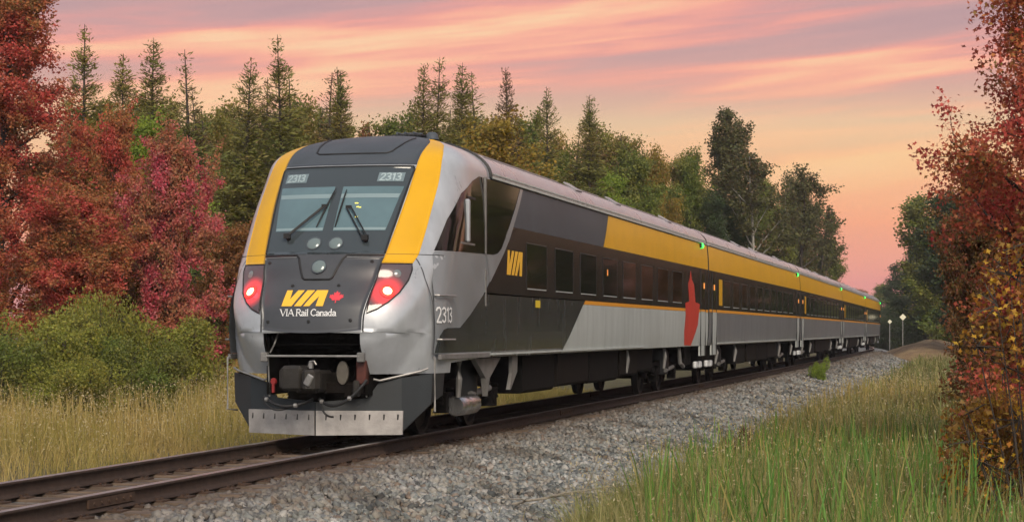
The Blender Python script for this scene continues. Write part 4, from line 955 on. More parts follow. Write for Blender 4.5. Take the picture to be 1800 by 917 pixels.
LM = dict(
    redbig=leafmat('red_maple_leaves', even([(0.250, 0.048, 0.039), (0.562, 0.083, 0.066), (0.437, 0.068, 0.053), (0.660, 0.138, 0.118), (0.374, 0.124, 0.053), (0.530, 0.068, 0.066), (0.312, 0.055, 0.039)]), even([(0.312, 0.152, 0.053), (0.234, 0.166, 0.053), (0.406, 0.124, 0.053), (0.530, 0.206, 0.079), (0.187, 0.138, 0.046)]), .55),
    crimson=leafmat('crimson_maple_leaves', even([(0.469, 0.053, 0.088), (0.660, 0.106, 0.157), (0.580, 0.074, 0.105), (0.386, 0.060, 0.079), (0.660, 0.210, 0.264), (0.497, 0.134, 0.105)]), even([(0.469, 0.134, 0.088), (0.524, 0.226, 0.105), (0.331, 0.150, 0.088), (0.276, 0.196, 0.070)]), .7),
    brown=leafmat('rust_brown_leaves', even([(0.225, 0.094, 0.044), (0.350, 0.131, 0.050), (0.275, 0.163, 0.056), (0.163, 0.081, 0.037), (0.400, 0.188, 0.075)]), even([(0.425, 0.138, 0.044), (0.225, 0.150, 0.044), (0.300, 0.100, 0.044)]), .8),
    spruce=leafmat('spruce_needles', even([(0.086, 0.121, 0.038), (0.134, 0.179, 0.049), (0.188, 0.218, 0.055), (0.239, 0.231, 0.059)]), even([(0.261, 0.248, 0.055), (0.216, 0.160, 0.049), (0.139, 0.160, 0.043)]), .3, .32),
    spruce2=leafmat('yellowing_needles', even([(0.231, 0.221, 0.044), (0.340, 0.289, 0.049), (0.180, 0.185, 0.044), (0.387, 0.289, 0.062)]), even([(0.134, 0.171, 0.044), (0.296, 0.185, 0.049)]), .3, .32),
    bare=leafmat('brown_needles', even([(0.135, 0.083, 0.042), (0.181, 0.110, 0.053), (0.111, 0.088, 0.038)]), None, .3, .2),
    gold=leafmat('golden_leaves', even([(0.233, 0.190, 0.031), (0.341, 0.251, 0.040), (0.431, 0.278, 0.046), (0.179, 0.162, 0.036)]), even([(0.305, 0.154, 0.036), (0.162, 0.179, 0.040)]), .5),
    lime=leafmat('lime_leaves', even([(0.168, 0.252, 0.034), (0.269, 0.336, 0.042), (0.126, 0.202, 0.034)]), None, .5),
    green=leafmat('green_leaves', even([(0.095, 0.142, 0.033), (0.155, 0.206, 0.040), (0.119, 0.155, 0.037), (0.217, 0.244, 0.048)]), even([(0.186, 0.167, 0.040), (0.124, 0.142, 0.037), (0.265, 0.257, 0.048)]), .45),
    olive=leafmat('olive_leaves', even([(0.177, 0.178, 0.036), (0.252, 0.243, 0.046), (0.124, 0.137, 0.034), (0.328, 0.262, 0.059)]), even([(0.279, 0.178, 0.049), (0.151, 0.168, 0.036)]), .5),
    dark=leafmat('dark_green_leaves', even([(0.031, 0.055, 0.024), (0.047, 0.077, 0.031), (0.068, 0.094, 0.034)]), even([(0.077, 0.077, 0.034), (0.047, 0.086, 0.031)]), .3),
    poplar=leafmat('poplar_leaves', even([(0.067, 0.087, 0.034), (0.106, 0.116, 0.043), (0.144, 0.134, 0.050), (0.087, 0.081, 0.039)]), even([(0.164, 0.106, 0.048), (0.077, 0.106, 0.034)]), .35),
    bush=leafmat('willow_bush_leaves', even([(0.191, 0.228, 0.039), (0.297, 0.306, 0.053), (0.158, 0.174, 0.036), (0.384, 0.349, 0.063)]), even([(0.347, 0.268, 0.053), (0.139, 0.160, 0.036), (0.260, 0.242, 0.046)]), .8),
    rmaple=leafmat('dark_red_maple_leaves', even([(0.338, 0.048, 0.050), (0.546, 0.072, 0.072), (0.650, 0.132, 0.099), (0.416, 0.072, 0.055), (0.520, 0.144, 0.077), (0.286, 0.048, 0.044)]), even([(0.442, 0.132, 0.061), (0.286, 0.204, 0.055), (0.520, 0.096, 0.066), (0.546, 0.228, 0.066)]), .8),
    amber=leafmat('amber_leaves', even([(0.217, 0.076, 0.023), (0.342, 0.138, 0.026), (0.621, 0.304, 0.029), (0.660, 0.426, 0.046), (0.186, 0.091, 0.026), (0.466, 0.183, 0.026)]), even([(0.155, 0.076, 0.026), (0.233, 0.138, 0.026), (0.186, 0.054, 0.026)]), 1.2),
    olivered=leafmat('olive_rust_leaves', even([(.16, .08, .03), (.12, .10, .03), (.20, .07, .035), (.10, .075, .025)]), even([(.10, .11, .03), (.22, .06, .04), (.16, .11, .03)]), .7),
    dry=leafmat('dry_grass', even([(0.468, 0.328, 0.118), (0.374, 0.281, 0.086), (0.593, 0.444, 0.187), (0.234, 0.196, 0.055), (0.515, 0.366, 0.125), (0.312, 0.218, 0.078)]), even([(0.234, 0.218, 0.055), (0.312, 0.258, 0.070), (0.406, 0.312, 0.094)]), .35, .3),
    grass=leafmat('green_grass', even([(.10, .15, .035), (.15, .20, .045), (.19, .23, .06), (.09, .12, .03), (.27, .27, .09), (.38, .33, .15), (.14, .19, .04)]), even([(.26, .24, .08), (.33, .28, .12), (.17, .18, .05), (.40, .33, .16), (.22, .21, .06)]), .38, .3),
    seed=leafmat('seed_heads', even([(.46, .38, .20), (.40, .31, .15), (.55, .47, .30), (.30, .24, .10)]), None, .5, .3),
    cattail=leafmat('cattail_blades', even([(0.069, 0.171, 0.030), (0.121, 0.258, 0.044), (0.171, 0.275, 0.052), (0.086, 0.147, 0.034), (0.344, 0.275, 0.086)]), None, .5, .3),
    deadweed=leafmat('dead_weed', even([(.10, .05, .03), (.14, .075, .04), (.075, .045, .028), (.20, .13, .07)]), None, .5, .2),
)
# ------------------------------------------------------------------ conifers
CON = [conifer(11, 14, 2.5, spire=.62), conifer(12, 14, 2.2, spire=.55), conifer(13, 14, 2.8, spire=.6), conifer(14, 14, 1.8, 200, 10000, spire=.5), conifer(15, 14, 2.5, 300, 22000, spire=.66), conifer(16, 14, 1.5, 160, 6500, spire=.42)]
def ground_at(x, y): return float(gzxy(x, y)) - .05
spr = random.Random(5)
conifers = [  # px, distance, top row, variant, leaf material, width, label
    (152, 74, 42, 0, 'spruce2', 1.0, 'tall olive spruce just right of the big red maple at left'),
    (205, 80, 95, 1, 'spruce2', 1.0, 'yellowish slim spruce between the red maple and the forked-top spruce'),
    (270, 78, 66, 4, 'spruce', 1.1, 'forked-top spruce above the lime bush behind the crimson maple'),
    (334, 80, 84, 5, 'spruce', 1.2, 'thin-spired spruce with a long bare leader above the crimson maple'),
    (378, 86, 150, 3, 'bare', 1.0, 'short brownish spire between the bare-leader spruce and a dark spruce'),
    (430, 72, 104, 2, 'spruce', .9, 'dense dark spruce at the left shoulder of the train front'),
    (487, 72, 62, 0, 'spruce', .95, 'tallest pointed spruce directly above the left of the windshield'),
    (456, 90, 130, 3, 'bare', 1.1, 'brown feathery spire tucked left of the tallest spruce'),
    (530, 84, 122, 3, 'spruce2', 1.2, 'feathery spire just right of the tallest spruce'),
    (562, 92, 128, 5, 'bare', 1.2, 'thin brown spire between two green spruces over the cab roof'),
    (590, 76, 122, 1, 'spruce', .95, 'dark pointed spruce over the left half of the cab roof'),
    (617, 82, 118, 5, 'bare', 1.3, 'skinny brown-topped spruce at the left rim of the sky gap'),
    (738, 84, 112, 4, 'spruce', .85, 'left one of the twin spruces right of the sky gap'),
    (769, 84, 100, 0, 'spruce', .85, 'right one of the twin spruces right of the sky gap'),
    (812, 84, 112, 1, 'spruce', .85, 'slim spruce immediately right of the twin spruces'),
    (851, 90, 120, 3, 'spruce', 1.1, 'narrow spruce rising behind the left edge of the golden tree'),
    (896, 90, 118, 4, 'bare', .75, 'brownish spruce rising straight behind the golden tree'),
    (950, 86, 150, 2, 'spruce', .75, 'dark broad spruce just right of the golden tree'),
    (985, 96, 215, 3, 'spruce2', 1.0, 'small olive spruce right of the dark broad spruce'),
    (1030, 92, 166, 1, 'spruce', .95, 'last tall spruce of the row above the middle of the near car'),
    (1079, 100, 192, 3, 'bare', 1.2, 'brown feathery spire right of the last tall spruce'),
    (1112, 108, 235, 5, 'bare', 1.6, 'low thin brown spire left of the poplars'),
    (1160, 118, 265, 3, 'bare', 1.1, 'lowest brown spire, nearest to the poplars'),
    (690, 120, 225, 4, 'spruce2', 1.0, 'low far spruce at the foot of the sky gap'),
]
for px, D, top, v, mt, wd, lab in conifers:
    x, y = spot(px, D); z = ground_at(x, y); H = level(top, D) - z; s_ = H / 14
    plant('spruce_tree', CON[v], (M['bark'], LM[mt]), (x, y, z), spr.uniform(0, 6.28), (s_ * wd * 1.22, s_ * wd * 1.22, s_), lab, 'tree', 'spruces behind the train')
fill = [(178, 96, 183, 'left end'), (232, 98, 168, 'second place'), (300, 96, 178, 'third place'), (360, 98, 193, 'fourth place'), (405, 96, 178, 'fifth place'), (460, 96, 183, 'sixth place'), (515, 96, 178, 'seventh place'), (555, 98, 193, 'eighth place'), (600, 98, 203, 'ninth place'), (790, 100, 193, 'tenth place'), (830, 102, 203, 'eleventh place'), (920, 104, 203, 'twelfth place')]
for i, (px, D, top, nm) in enumerate(fill):
    x, y = spot(px, D); z = ground_at(x, y); H = level(top, D) - z; s_ = H / 14
    plant('young_spruce', CON[(0, 2, 4)[i % 3]], (M['bark'], LM[('spruce2', 'spruce', 'spruce2')[i % 3]]), (x, y, z), i * 1.7, (s_ * 1.9, s_ * 1.9, s_), 'lower bushy spruce filling the back of the spruce row, ' + nm + ' from the left', 'tree', 'bushy spruces filling the row')
# ------------------------------------------------------------------ broadleaf trees
T_red = broadleaf(21, 17, 4.4, .06, 36, 9, .066, 105000, .45, lambda t: (1 - .45 * t) * min(1, .75 + t), .17)
T_crim = broadleaf(22, 8.2, 2.9, .10, 26, 9, .054, 68000, .6, None, .11)
T_gold = broadleaf(23, 9, 2.4, .1, 20, 7, .062, 26000, .6, None, .17)
T_pop = broadleaf(24, 17, 1.9, .12, 26, 5, .10, 15000, 1.1, lambda t: .75 + .35 * math.sin(9 * t), .18)
T_mid = broadleaf(25, 13, 3.2, .10, 24, 7, .085, 40000, .6, None, .24)
T_thin = broadleaf(26, 12, 2.4, .2, 20, 5, .085, 9000, .7, None, .15)
T_far = broadleaf(27, 14, 3.6, .06, 22, 7, .12, 26000, .5, lambda t: (1 - .6 * t) * min(1, .7 + 2 * t), .26)
T_r = broadleaf(28, 10.5, 2.7, .05, 46, 9, .048, 66000, .45, lambda t: (1 - .28 * t) * min(1, .62 + 1.2 * t), .11, maple=True)
def put(name, mesh, H0, px, D, top, mats, label, cat='tree', group=None, wd=1.0, rz=0.0, parts=('trunk', 'crown'), base=None):
    x, y = spot(px, D); z = ground_at(x, y) if base is None else base; s_ = (level(top, D) - z) / H0
    return plant(name, mesh, mats, (x, y, z), rz, (s_ * wd, s_ * wd, s_), label, cat, group, parts)
BK = M['bark']
put('maple_tree', T_red, 17, 5, 56, -70, (BK, LM['redbig']), 'tallest dark red maple, cut by the left edge of the picture', group='red maples')
put('maple_tree', T_crim, 8.2, 318, 56, 252, (BK, LM['crimson']), 'small round crimson maple just left of the train front', group='red maples', rz=1.0, wd=.70)
put('maple_tree', T_crim, 8.2, 165, 60, 215, (BK, LM['redbig']), 'middle red maple filling the gap between the tall and the crimson one', group='red maples', rz=3.1, wd=.62)
put('brown_tree', T_crim, 8.2, 400, 62, 410, (BK, LM['brown']), 'low rust-brown tree beside the left silver cheek of the train', group='rust brown undergrowth', rz=2.2)
put('brown_tree', T_crim, 8.2, 95, 53, 345, (BK, LM['redbig']), 'low red and brown tree under the tall red maple, behind the bushes', group='rust brown undergrowth', rz=4.0, wd=1.2)
put('brown_tree', T_crim, 8.2, 250, 57, 410, (BK, LM['brown']), 'low rust-brown tree under the crimson maple, behind the bushes', group='rust brown undergrowth', rz=5.0, wd=1.1)
for k, (px, D, top, m_, lab) in enumerate(((240, 90, 165, 'olive', 'olive tree between the slim and the forked-top spruce'), (400, 92, 190, 'olive', 'olive tree left of the dense dark spruce'), (545, 94, 175, 'olive', 'olive tree between the spires over the windshield'), (800, 98, 215, 'olive', 'olive tree at the foot of the slim spruce right of the twins'), (300, 92, 205, 'olive', 'olive tree under the bare-leader spruce'), (990, 106, 235, 'gold', 'yellowish tree between the dark broad spruce and the last tall one'))):
    put('olive_tree', T_mid, 13, px, D, top, (BK, LM[m_]), lab, group='olive trees between the spruces', rz=k * 1.9, wd=.62)
for k, (px, D, top, m_, nm) in enumerate(((130, 108, 187, 'olive', 'leftmost'), (205, 106, 177, 'green', 'second'), (285, 110, 172, 'olive', 'third'), (350, 106, 197, 'green', 'fourth'), (425, 108, 177, 'olive', 'fifth'), (500, 110, 172, 'green', 'sixth'), (575, 106, 187, 'green', 'seventh'), (735, 110, 187, 'green', 'eighth'), (800, 108, 197, 'olive', 'ninth'), (860, 112, 202, 'green', 'tenth'), (935, 108, 197, 'green', 'eleventh'), (1045, 112, 217, 'olive', 'twelfth'), (1130, 120, 247, 'green', 'thirteenth'), (1195, 124, 262, 'olive', 'fourteenth'))):
    put('backdrop_tree', T_mid, 13, px, D, top, (BK, LM[m_]), nm + ' of the leafy trees closing the back of the tree line, counted from the left', group='leafy trees closing the back of the tree line', rz=k * 2.3, wd=.8)
put('lime_tree', T_gold, 9, 275, 64, 205, (BK, LM['lime']), 'bright lime green bushy tree above the crimson maple', wd=.7)
put('golden_tree', T_gold, 9, 893, 70, 205, (BK, LM['gold']), 'round golden tree above the front end of the train roof', wd=1.0)
put('small_tree', T_thin, 12, 663, 110, 195, (BK, LM['brown']), 'small sparse reddish tree standing in the sky gap over the cab', wd=.8)
put('small_tree', T_mid, 13, 640, 98, 240, (BK, LM['dark']), 'dark round tree under the sky gap, left of the sparse one', wd=.6, group='dark round trees behind the cab roof')
put('small_tree', T_mid, 13, 705, 100, 240, (BK, LM['dark']), 'dark round tree under the sky gap, right of the sparse one', wd=.6, rz=2, group='dark round trees behind the cab roof')
for k, (px, D, top, m_, wd, lab) in enumerate((
    (1055, 96, 290, 'lime', .55, 'bright green tree over the grey upper panel of the near car'),
    (1105, 104, 250, 'green', .8, 'green tree between the last tall spruce and the yellow-green one'),
    (1165, 112, 255, 'gold', .55, 'yellow-green tree over the start of the yellow band'),
    (1010, 100, 255, 'green', .7, 'green tree behind the dark broad spruce'),
    (1215, 118, 262, 'green', .6, 'green tree just left of the poplars'),
    (1240, 112, 330, 'dark', .6, 'dark low tree in front of the poplars'),
    (1385, 160, 300, 'poplar', .7, 'loose brownish tree right of the poplars'),
    (1345, 142, 300, 'green', .6, 'dark tall tree right behind the pale trunk'),
    (1420, 175, 330, 'dark', .8, 'dark tree stepping down behind the second car'),
    (1300, 125, 340, 'dark', .7, 'dark low tree over the joint of the first two cars'),
    (1455, 200, 420, 'green', .8, 'last low green tree of the left tree line, by the open sky'),
)):
    put('broadleaf_tree', T_mid, 13, px, D, top, (BK, LM[m_]), lab, wd=wd, rz=k * 1.1, group='trees along the left of the track')
for k, (px, D, top, lab) in enumerate(((1252, 132, 196, 'left one of the three slender poplars'), (1283, 130, 190, 'middle and tallest of the three slender poplars'), (1312, 134, 212, 'right one of the three slender poplars'))):
    put('poplar_tree', T_pop, 17, px, D, top, (BK, LM['poplar']), lab, group='poplars', rz=k * 2.0)
put('pale_tree', T_thin, 12, 1322, 122, 238, (M['palebark'], LM['poplar']), 'half-bare tree with a pale grey trunk beside the poplars', rz=1)
for k, (px, D, top, lab) in enumerate(((1405, 150, 275, 'left of the two see-through trees beside the open sky'), (1442, 172, 350, 'right of the two see-through trees beside the open sky'))):
    put('sparse_tree', T_thin, 12, px, D, top, (BK, LM['poplar']), lab, group='see-through trees by the open sky', rz=2 + k)
# far and right-hand side
far_list = ((1630, 190, 375, 'dark', 'tall dark tree at the right of the open sky, behind the red maple'), (1600, 230, 425, 'dark', 'dark tree stepping down toward the end of the train'), (1572, 260, 452, 'dark', 'lower dark tree right of the end of the train'), (1548, 330, 495, 'green', 'farthest low tree, directly over the end of the train'), (1520, 360, 505, 'brown', 'tiny reddish far tree peeping over the train roof'), (1668, 165, 335, 'green', 'green tree half hidden behind the right red maple'), (1700, 140, 330, 'dark', 'dark tree at the far right behind the red maple'), (1655, 210, 420, 'dark', 'dark low tree behind the small white sign'), (1500, 380, 520, 'dark', 'last speck of forest left of the open sky'))
for k, (px, D, top, m_, lab) in enumerate(far_list):
    put('forest_tree', T_far, 14, px, D, top, (BK, LM[m_]), lab, group='forest at the far end', rz=k * .9, wd=1.15 if k not in (3, 4) else 1.6)
rg2 = random.Random(9)
ORD = ['first', 'second', 'third', 'fourth', 'fifth', 'sixth', 'seventh', 'eighth', 'ninth', 'tenth', 'eleventh', 'twelfth', 'thirteenth', 'fourteenth', 'fifteenth', 'sixteenth', 'seventeenth', 'eighteenth', 'nineteenth', 'twentieth']
for k in range(20):                                      # the tree line that goes on to the right of the field
    y = 16 + k * 7.5; x = 12.2 + rg2.uniform(-.5, 2.5) + (k % 2) * 3.0 - max(0, y - 60) * .022; H = rg2.uniform(9, 13)
    plant('field_edge_tree', T_far, (BK, LM[('dark', 'green', 'brown')[k % 3]]), (x, y, ground_at(x, y)), rg2.uniform(0, 6), (H / 14 * .95, H / 14 * .95, H / 14), ORD[k] + ' tree, counted from the camera, of the row along the right edge of the grass', 'tree', 'tree row along the right of the field')
put('maple_tree', T_r, 10.5, 1862, 27, -260, (BK, LM['rmaple']), 'dark red maple with loose leafy branches, cut by the right edge of the picture', group='red maples', rz=.6)
put('maple_tree', T_crim, 8.2, 1745, 40, 300, (BK, LM['olivered']), 'olive and rust leafed tree behind the right red maple', group='red maples', wd=.62, rz=.4)
put('amber_shrub', bush(31, 3.6, .75, 4600, .032, 46, maple=True, low=-.1, stem=.35), 3.6, 1828, 18, 250, (BK, LM['amber']), 'near shrub with amber and yellow leaves at the right edge', 'shrub', parts=('stem', 'foliage'))
BU = [bush(41, 3.2, 2.1, 30000, .046, 44), bush(42, 2.6, 1.8, 22000, .046, 34), bush(43, 1.6, 1.4, 7000, .05, 16)]
put('brown_shrub', bush(44, 4, 1.35, 15000, .045, 26), 4, 1850, 30, 380, (BK, LM['brown']), 'rust-brown shrub under the right red maple', 'shrub', 'brown shrubs at right', parts=('stem', 'foliage'))
put('brown_shrub', BU[1], 2.6, 1795, 19.5, 640, (BK, LM['amber']), 'low tangled shrub at the foot of the near amber one', 'shrub', 'brown shrubs at right', wd=.55, parts=('stem', 'foliage'))
put('brown_shrub', BU[0], 3.2, 1835, 44, 430, (BK, LM['brown']), 'rust-brown shrub farther back at the right edge of the grass', 'shrub', 'brown shrubs at right', parts=('stem', 'foliage'))
for k, (v, H0, px, D, top, m_, wd, lab) in enumerate((
    (0, 3.2, 62, 43, 505, 'bush', .74, 'leftmost green bush at the back of the dry grass'), (0, 3.2, 170, 46, 470, 'bush', .52, 'middle green bush at the back of the dry grass'), (1, 2.6, 298, 49, 535, 'bush', .82, 'rounded yellow-green bush nearest to the train front'),
    (1, 2.6, 128, 40, 610, 'bush', .9, 'low bush in front of the leftmost green one'), (1, 2.6, 236, 44, 570, 'green', .85, 'darker bush between the middle one and the yellow-green one'), (1, 2.6, 2, 41, 560, 'green', .9, 'green bush cut by the left edge of the picture'), (1, 2.6, 385, 58, 570, 'brown', 1.0, 'rusty brush hugging the left side of the train'))):
    put('green_bush', BU[v], H0, px, D, top, (BK, LM[m_]), lab, 'bush', 'bushes behind the dry grass', wd=wd, rz=k * 1.3, parts=('stem', 'foliage'))
put('sapling', BU[2], 1.6, 1440, 72, 622, (BK, LM['lime']), 'small fresh green sapling beside the ballast', 'shrub', wd=.45, parts=('stem', 'foliage'))
for k, (px, D, top, lab) in enumerate(((1285, 30, 735, 'rusty dead weed on the ballast edge, farther one'), (1172, 24, 838, 'rusty dead weed on the ballast edge, nearer one'))):
    put('dead_weed', BU[2], 1.6, px, D, top, (M['twig'], LM['deadweed']), lab, 'weed', 'dead weeds on the ballast edge', wd=.35, rz=k, parts=('stem', 'foliage'))

for k, (px, D, top, lab) in enumerate(((1558, 225, 548, 'low dark bush left of the small far sign'), (1580, 232, 538, 'low dark bush right behind the small far sign'), (1606, 220, 540, 'low dark bush right of the white diamond sign'), (1632, 215, 535, 'low dark bush at the foot of the tall dark tree'), (1665, 200, 530, 'low dark bush farthest right before the dark trees'))):
    put('far_bush', BU[0], 3.2, px, D, top, (BK, LM['dark']), lab, 'bush', 'far bushes beyond the end of the train', wd=1.3, rz=k * 1.4, parts=('stem', 'foliage'))
# ------------------------------------------------------------------ grass
def blades(name, x, y, h, w, bend, mat, label, rng, base=None):
    n = len(x); z = gzxy(x, y) - .03 if base is None else base
    a = rng.uniform(0, 2 * math.pi, n); d = np.stack([np.cos(a), np.sin(a)], 1); a2 = a + math.pi / 2 + rng.normal(size=n) * .6; sdir = np.stack([np.cos(a2), np.sin(a2)], 1)
    V = []
    for t_, ww in ((0, .8), (.4, 1), (.75, .7), (1, 0)):
        off = d * (bend * h * t_ ** 2)[:, None]; zz = z + h * (t_ - .35 * bend * t_ ** 2)
        c = np.stack([x + off[:, 0], y + off[:, 1], zz], 1)
        if ww: 
            s_ = np.concatenate([sdir * (w * ww / 2)[:, None], np.zeros((n, 1))], 1); V += [c - s_, c + s_]
        else: V.append(c)
    V = np.stack(V, 1); b_ = (np.arange(n) * 7)[:, None]
    q = np.concatenate([b_ + np.array([0, 1, 3, 2]), b_ + np.array([2, 3, 5, 4])]); tr = b_ + np.array([4, 5, 6])
    o = link(name, np_mesh(name, V.reshape(-1, 3), [q, tr]), mat); return tag(o, label, 'grass', kind='stuff')
rng = np.random.default_rng(17)
def wedge(n, D0, D1, p0, p1, pw=1.0):
    """points on the ground between two picture columns and two distances"""
    D = np.sqrt(rng.uniform(D0 ** 2, D1 ** 2, n)) if pw == 1 else D0 + (D1 - D0) * rng.uniform(0, 1, n) ** pw
    p = rng.uniform(p0, p1, n); l = (p - 900) / F_PX * D
    return CAMX + DV[0] * D + RV[0] * l, CAMY + DV[1] * D + RV[1] * l, D
def patch(x, y, s, seed): return .5 + .5 * np.clip(vnoise(x, y, s, seed) * 1.3, -1, 1)
# left: dry golden grass
x, y, D = wedge(62000, 24, 62, -80, 1150, 1.0); u = x - tcx(y); k = (u < -2.7 - .5 * rng.uniform(0, 1, len(x))) & (u > -19); x, y, D = x[k], y[k], D[k]
pt = patch(x, y, 1.6, 1.0); h = (.20 + .50 * pt) * rng.uniform(.6, 1.25, len(x)) * np.clip((-(x - tcx(y)) - 2.2) / 2.2, .45, 1); 
blades('dry_grass', x, y, h, rng.uniform(.006, .012, len(x)) * D / 34, np.clip(rng.gamma(2.0, .3, len(x)), .05, 1.5), LM['dry'], 'dry golden grass between the track and the bushes at left', rng)
x, y, D = wedge(6500, 30, 62, -80, 480); u = x - tcx(y); k = (u < -5) & (u > -19); x, y, D = x[k], y[k], D[k]
blades('tall_dry_stalks', x, y, rng.uniform(.6, 1.1, len(x)) * np.where(x - tcx(y) < -11, 1.35, 1), rng.uniform(.010, .016, len(x)) * D / 34, rng.uniform(.05, .35, len(x)), LM['dry'], 'taller straw stalks standing in front of the green bushes', rng)
# right: green meadow
gx_, gy_, gh, gw, gb = [], [], [], [], []
for n, D0, D1, wmul in ((34000, 10.5, 24, 1.0), (32000, 24, 50, 1.0), (20000, 50, 135, 1.0)):
    x, y, D = wedge(n, D0, D1, 1000, 1860); u = x - tcx(y); edge = np.where(D < 30, 4.35, 4.0) + .55 * vnoise(x, y, 1.1, 4); k = (u > edge) & (u < 17)
    x, y, D, u = x[k], y[k], D[k], u[k]; pt = patch(x, y, 2.2, 3.0)
    hh = (.45 + .50 * pt + .25 * patch(x, y, .55, 7.0)) * rng.uniform(.45, 1.3, len(x)) * np.clip((u - 3.9) / 1.1, .35, 1)
    gx_.append(x); gy_.append(y); gh.append(hh); gw.append(rng.uniform(.004, .009, len(x)) * np.clip(D / 15, 1, 6)); gb.append(np.clip(rng.gamma(2.0, .28, len(x)), .05, 1.5))
blades('meadow_grass', *[np.concatenate(q) for q in (gx_, gy_, gh, gw, gb)], LM['grass'], 'tall green grass of the meadow right of the ballast', rng)
x, y, D = wedge(4200, 11, 34, 1130, 1840); u = x - tcx(y); cl = patch(x, y, .9, 6.0); k = (u > 4.6) & (cl > .45); x, y, D = x[k], y[k], D[k]
blades('cattail_blades', x, y, rng.uniform(.8, 1.5, len(x)) * np.clip(1.15 - (D - 11) / 60, .7, 1.1), rng.uniform(.014, .028, len(x)), rng.uniform(.02, .35, len(x)), LM['cattail'], 'broad upright cattail blades in the foreground meadow', rng)
x, y, D = wedge(3800, 11, 60, 1120, 1840); u = x - tcx(y); k = u > 4.6; x, y, D = x[k], y[k], D[k]
blades('straw_stalks', x, y, rng.uniform(.8, 1.25, len(x)), rng.uniform(.006, .010, len(x)) * np.clip(D / 18, 1, 3), rng.uniform(.02, .3, len(x)), LM['dry'], 'pale straw stalks scattered through the green meadow', rng)
# seed heads: small pale flecks riding on the grass
def flecks(name, x, y, zt, size, mat, label):
    P = np.stack([x, y, zt], 1); o = link(name, leaf_mesh(name, P, size, rng, .4, 1.2), mat); return tag(o, label, 'grass', kind='stuff')
x, y, D = wedge(26000, 10.5, 75, 1000, 1860, 1.5); u = x - tcx(y); k = (u > 4.0) & (patch(x, y, 1.7, 5.0) > .30); x, y, D = x[k], y[k], D[k]
flecks('meadow_seed_heads', x, y, gzxy(x, y) + rng.uniform(.30, 1.0, len(x)), .013 * np.clip(D / 16, 1, 3), LM['seed'], 'pale seed heads sprinkled over the green meadow')
x, y, D = wedge(24000, 26, 60, -80, 520); u = x - tcx(y); k = (u < -3.2) & (u > -17); x, y, D = x[k], y[k], D[k]
flecks('dry_seed_heads', x, y, gzxy(x, y) + rng.uniform(.2, .95, len(x)), .020 * np.clip(D / 34, .8, 2), LM['seed'], 'pale seed heads sprinkled over the dry grass at left')
x, y, D = wedge(9000, 11, 60, 1030, 1850, 1.3); u = x - tcx(y); k = (u > 4.2) & (patch(x, y, 1.2, 2.0) > .42); x, y, D = x[k], y[k], D[k]
blades('matted_straw', x, y, rng.uniform(.35, .8, len(x)), rng.uniform(.004, .008, len(x)) * np.clip(D / 15, 1, 4), rng.uniform(1.0, 2.0, len(x)), LM['dry'], 'bent dead straw matted between the green meadow blades', rng)
# weeds between ballast and meadow
x, y, D = wedge(9000, 15, 60, 600, 1500); u = x - tcx(y); k = (u > 2.7) & (u < 4.6) & (patch(x, y, .55, 9.0) > 1.02 - .18 * (u - 2.7)); x, y, D = x[k], y[k], D[k]
blades('edge_weeds', x, y, rng.uniform(.12, .4, len(x)), rng.uniform(.006, .012, len(x)) * np.clip(D / 16, 1, 4), rng.uniform(.2, .9, len(x)), LM['dry'], 'short dry weeds creeping onto the ballast edge', rng)
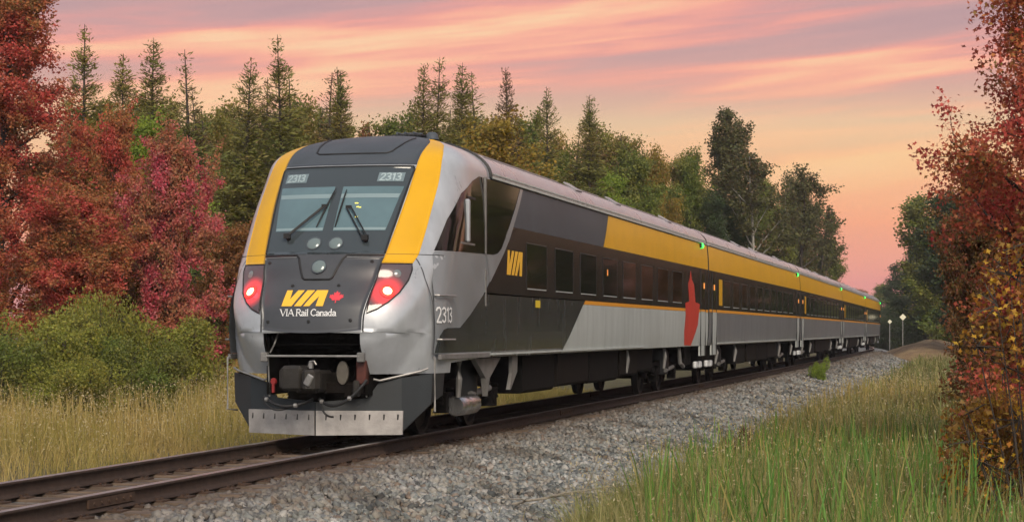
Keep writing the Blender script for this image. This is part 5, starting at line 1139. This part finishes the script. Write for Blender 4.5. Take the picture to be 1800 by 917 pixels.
# dead branch lying at the ballast edge
db = empty('dead_branch', (3.9, -1.6, -.72)); tag(db, 'pale fallen branch with bare twigs at the bottom edge, on the ballast', 'branch')
rb = np.random.default_rng(4)
main = bez((-.9, -.3, .05), (1, .25, .12), 1.9, 8, rb, .22, .0); MB().tube([tuple(p) for p in main], list(np.linspace(.022, .006, 9)), 6).build('limb', M['twig'], db)
for k in range(9):
    p = main[1 + k % 7]; tw = bez(p, rb.normal(size=3) * np.array([1, 1, .5]) + np.array([.5, 0, .5]), rb.uniform(.35, .8), 5, rb, .35, -.02); MB().tube([tuple(q) for q in tw], list(np.linspace(.010, .003, 6)), 5).build('twig', M['twig'], db)
# far signs and dirt bank
def sign(px, D, py, size, label):
    x, y = spot(px, D); zt = level(py, D); e = empty('diamond_sign', (x, y, ground_at(x, y)), YAW); tag(e, label, 'sign', 'small white signs')
    h = zt - e.location.z
    MB().prism([(0, h - size), (size, h), (0, h + size), (-size, h)], 'y', -.03, -.01).build('sign_face', M['sign'], e)
    MB().box((0, .02, (h + size * .6) / 2), (.07, .05, h + size * .6)).build('post', M['post'], e)
sign(1587, 165, 557, .30, 'white diamond sign on a post before the dark far trees'); sign(1564, 185, 565, .22, 'smaller farther diamond sign next to the end of the train')
bx, by = spot(1640, 150); n = 24; rr_ = np.linspace(0, 1, 9); V = []
for r_ in rr_:
    for k in range(n):
        a = 2 * math.pi * k / n; V.append((bx + r_ * 5.0 * math.cos(a) * (1 + .15 * math.sin(3 * a)), by + r_ * 16 * math.sin(a), -1.0 + 1.75 * (1 - r_ ** 1.6) + .08 * math.sin(5 * a + r_ * 9)))
F = [(i * n + k, i * n + (k + 1) % n, (i + 1) * n + (k + 1) % n, (i + 1) * n + k) for i in range(8) for k in range(n)]
o = link('dirt_bank', np_mesh('dirt_bank', np.array(V), [np.array(F)], True), material('dry_earth', (.17, .105, .055), .95, col2=(.30, .21, .11), scale=.8, bump=.6, bscale=4)); tag(o, kind='structure')

# ------------------------------------------------------------------ evening haze in the air
hz = MB().box((0, 200, 14), (900, 520, 34)).build('haze', None); hm = bpy.data.materials.new('evening_haze'); hm.use_nodes = True; ht = hm.node_tree; ht.nodes.clear()
pv = ht.nodes.new('ShaderNodeVolumePrincipled'); pv.inputs['Color'].default_value = (.86, .84, .88, 1); pv.inputs['Density'].default_value = .00032; pv.inputs['Anisotropy'].default_value = .2
ho = ht.nodes.new('ShaderNodeOutputMaterial'); ht.links.new(pv.outputs[0], ho.inputs['Volume']); hz.data.materials.append(hm); tag(hz, 'thin evening haze filling the air over the track', 'haze', kind='stuff')
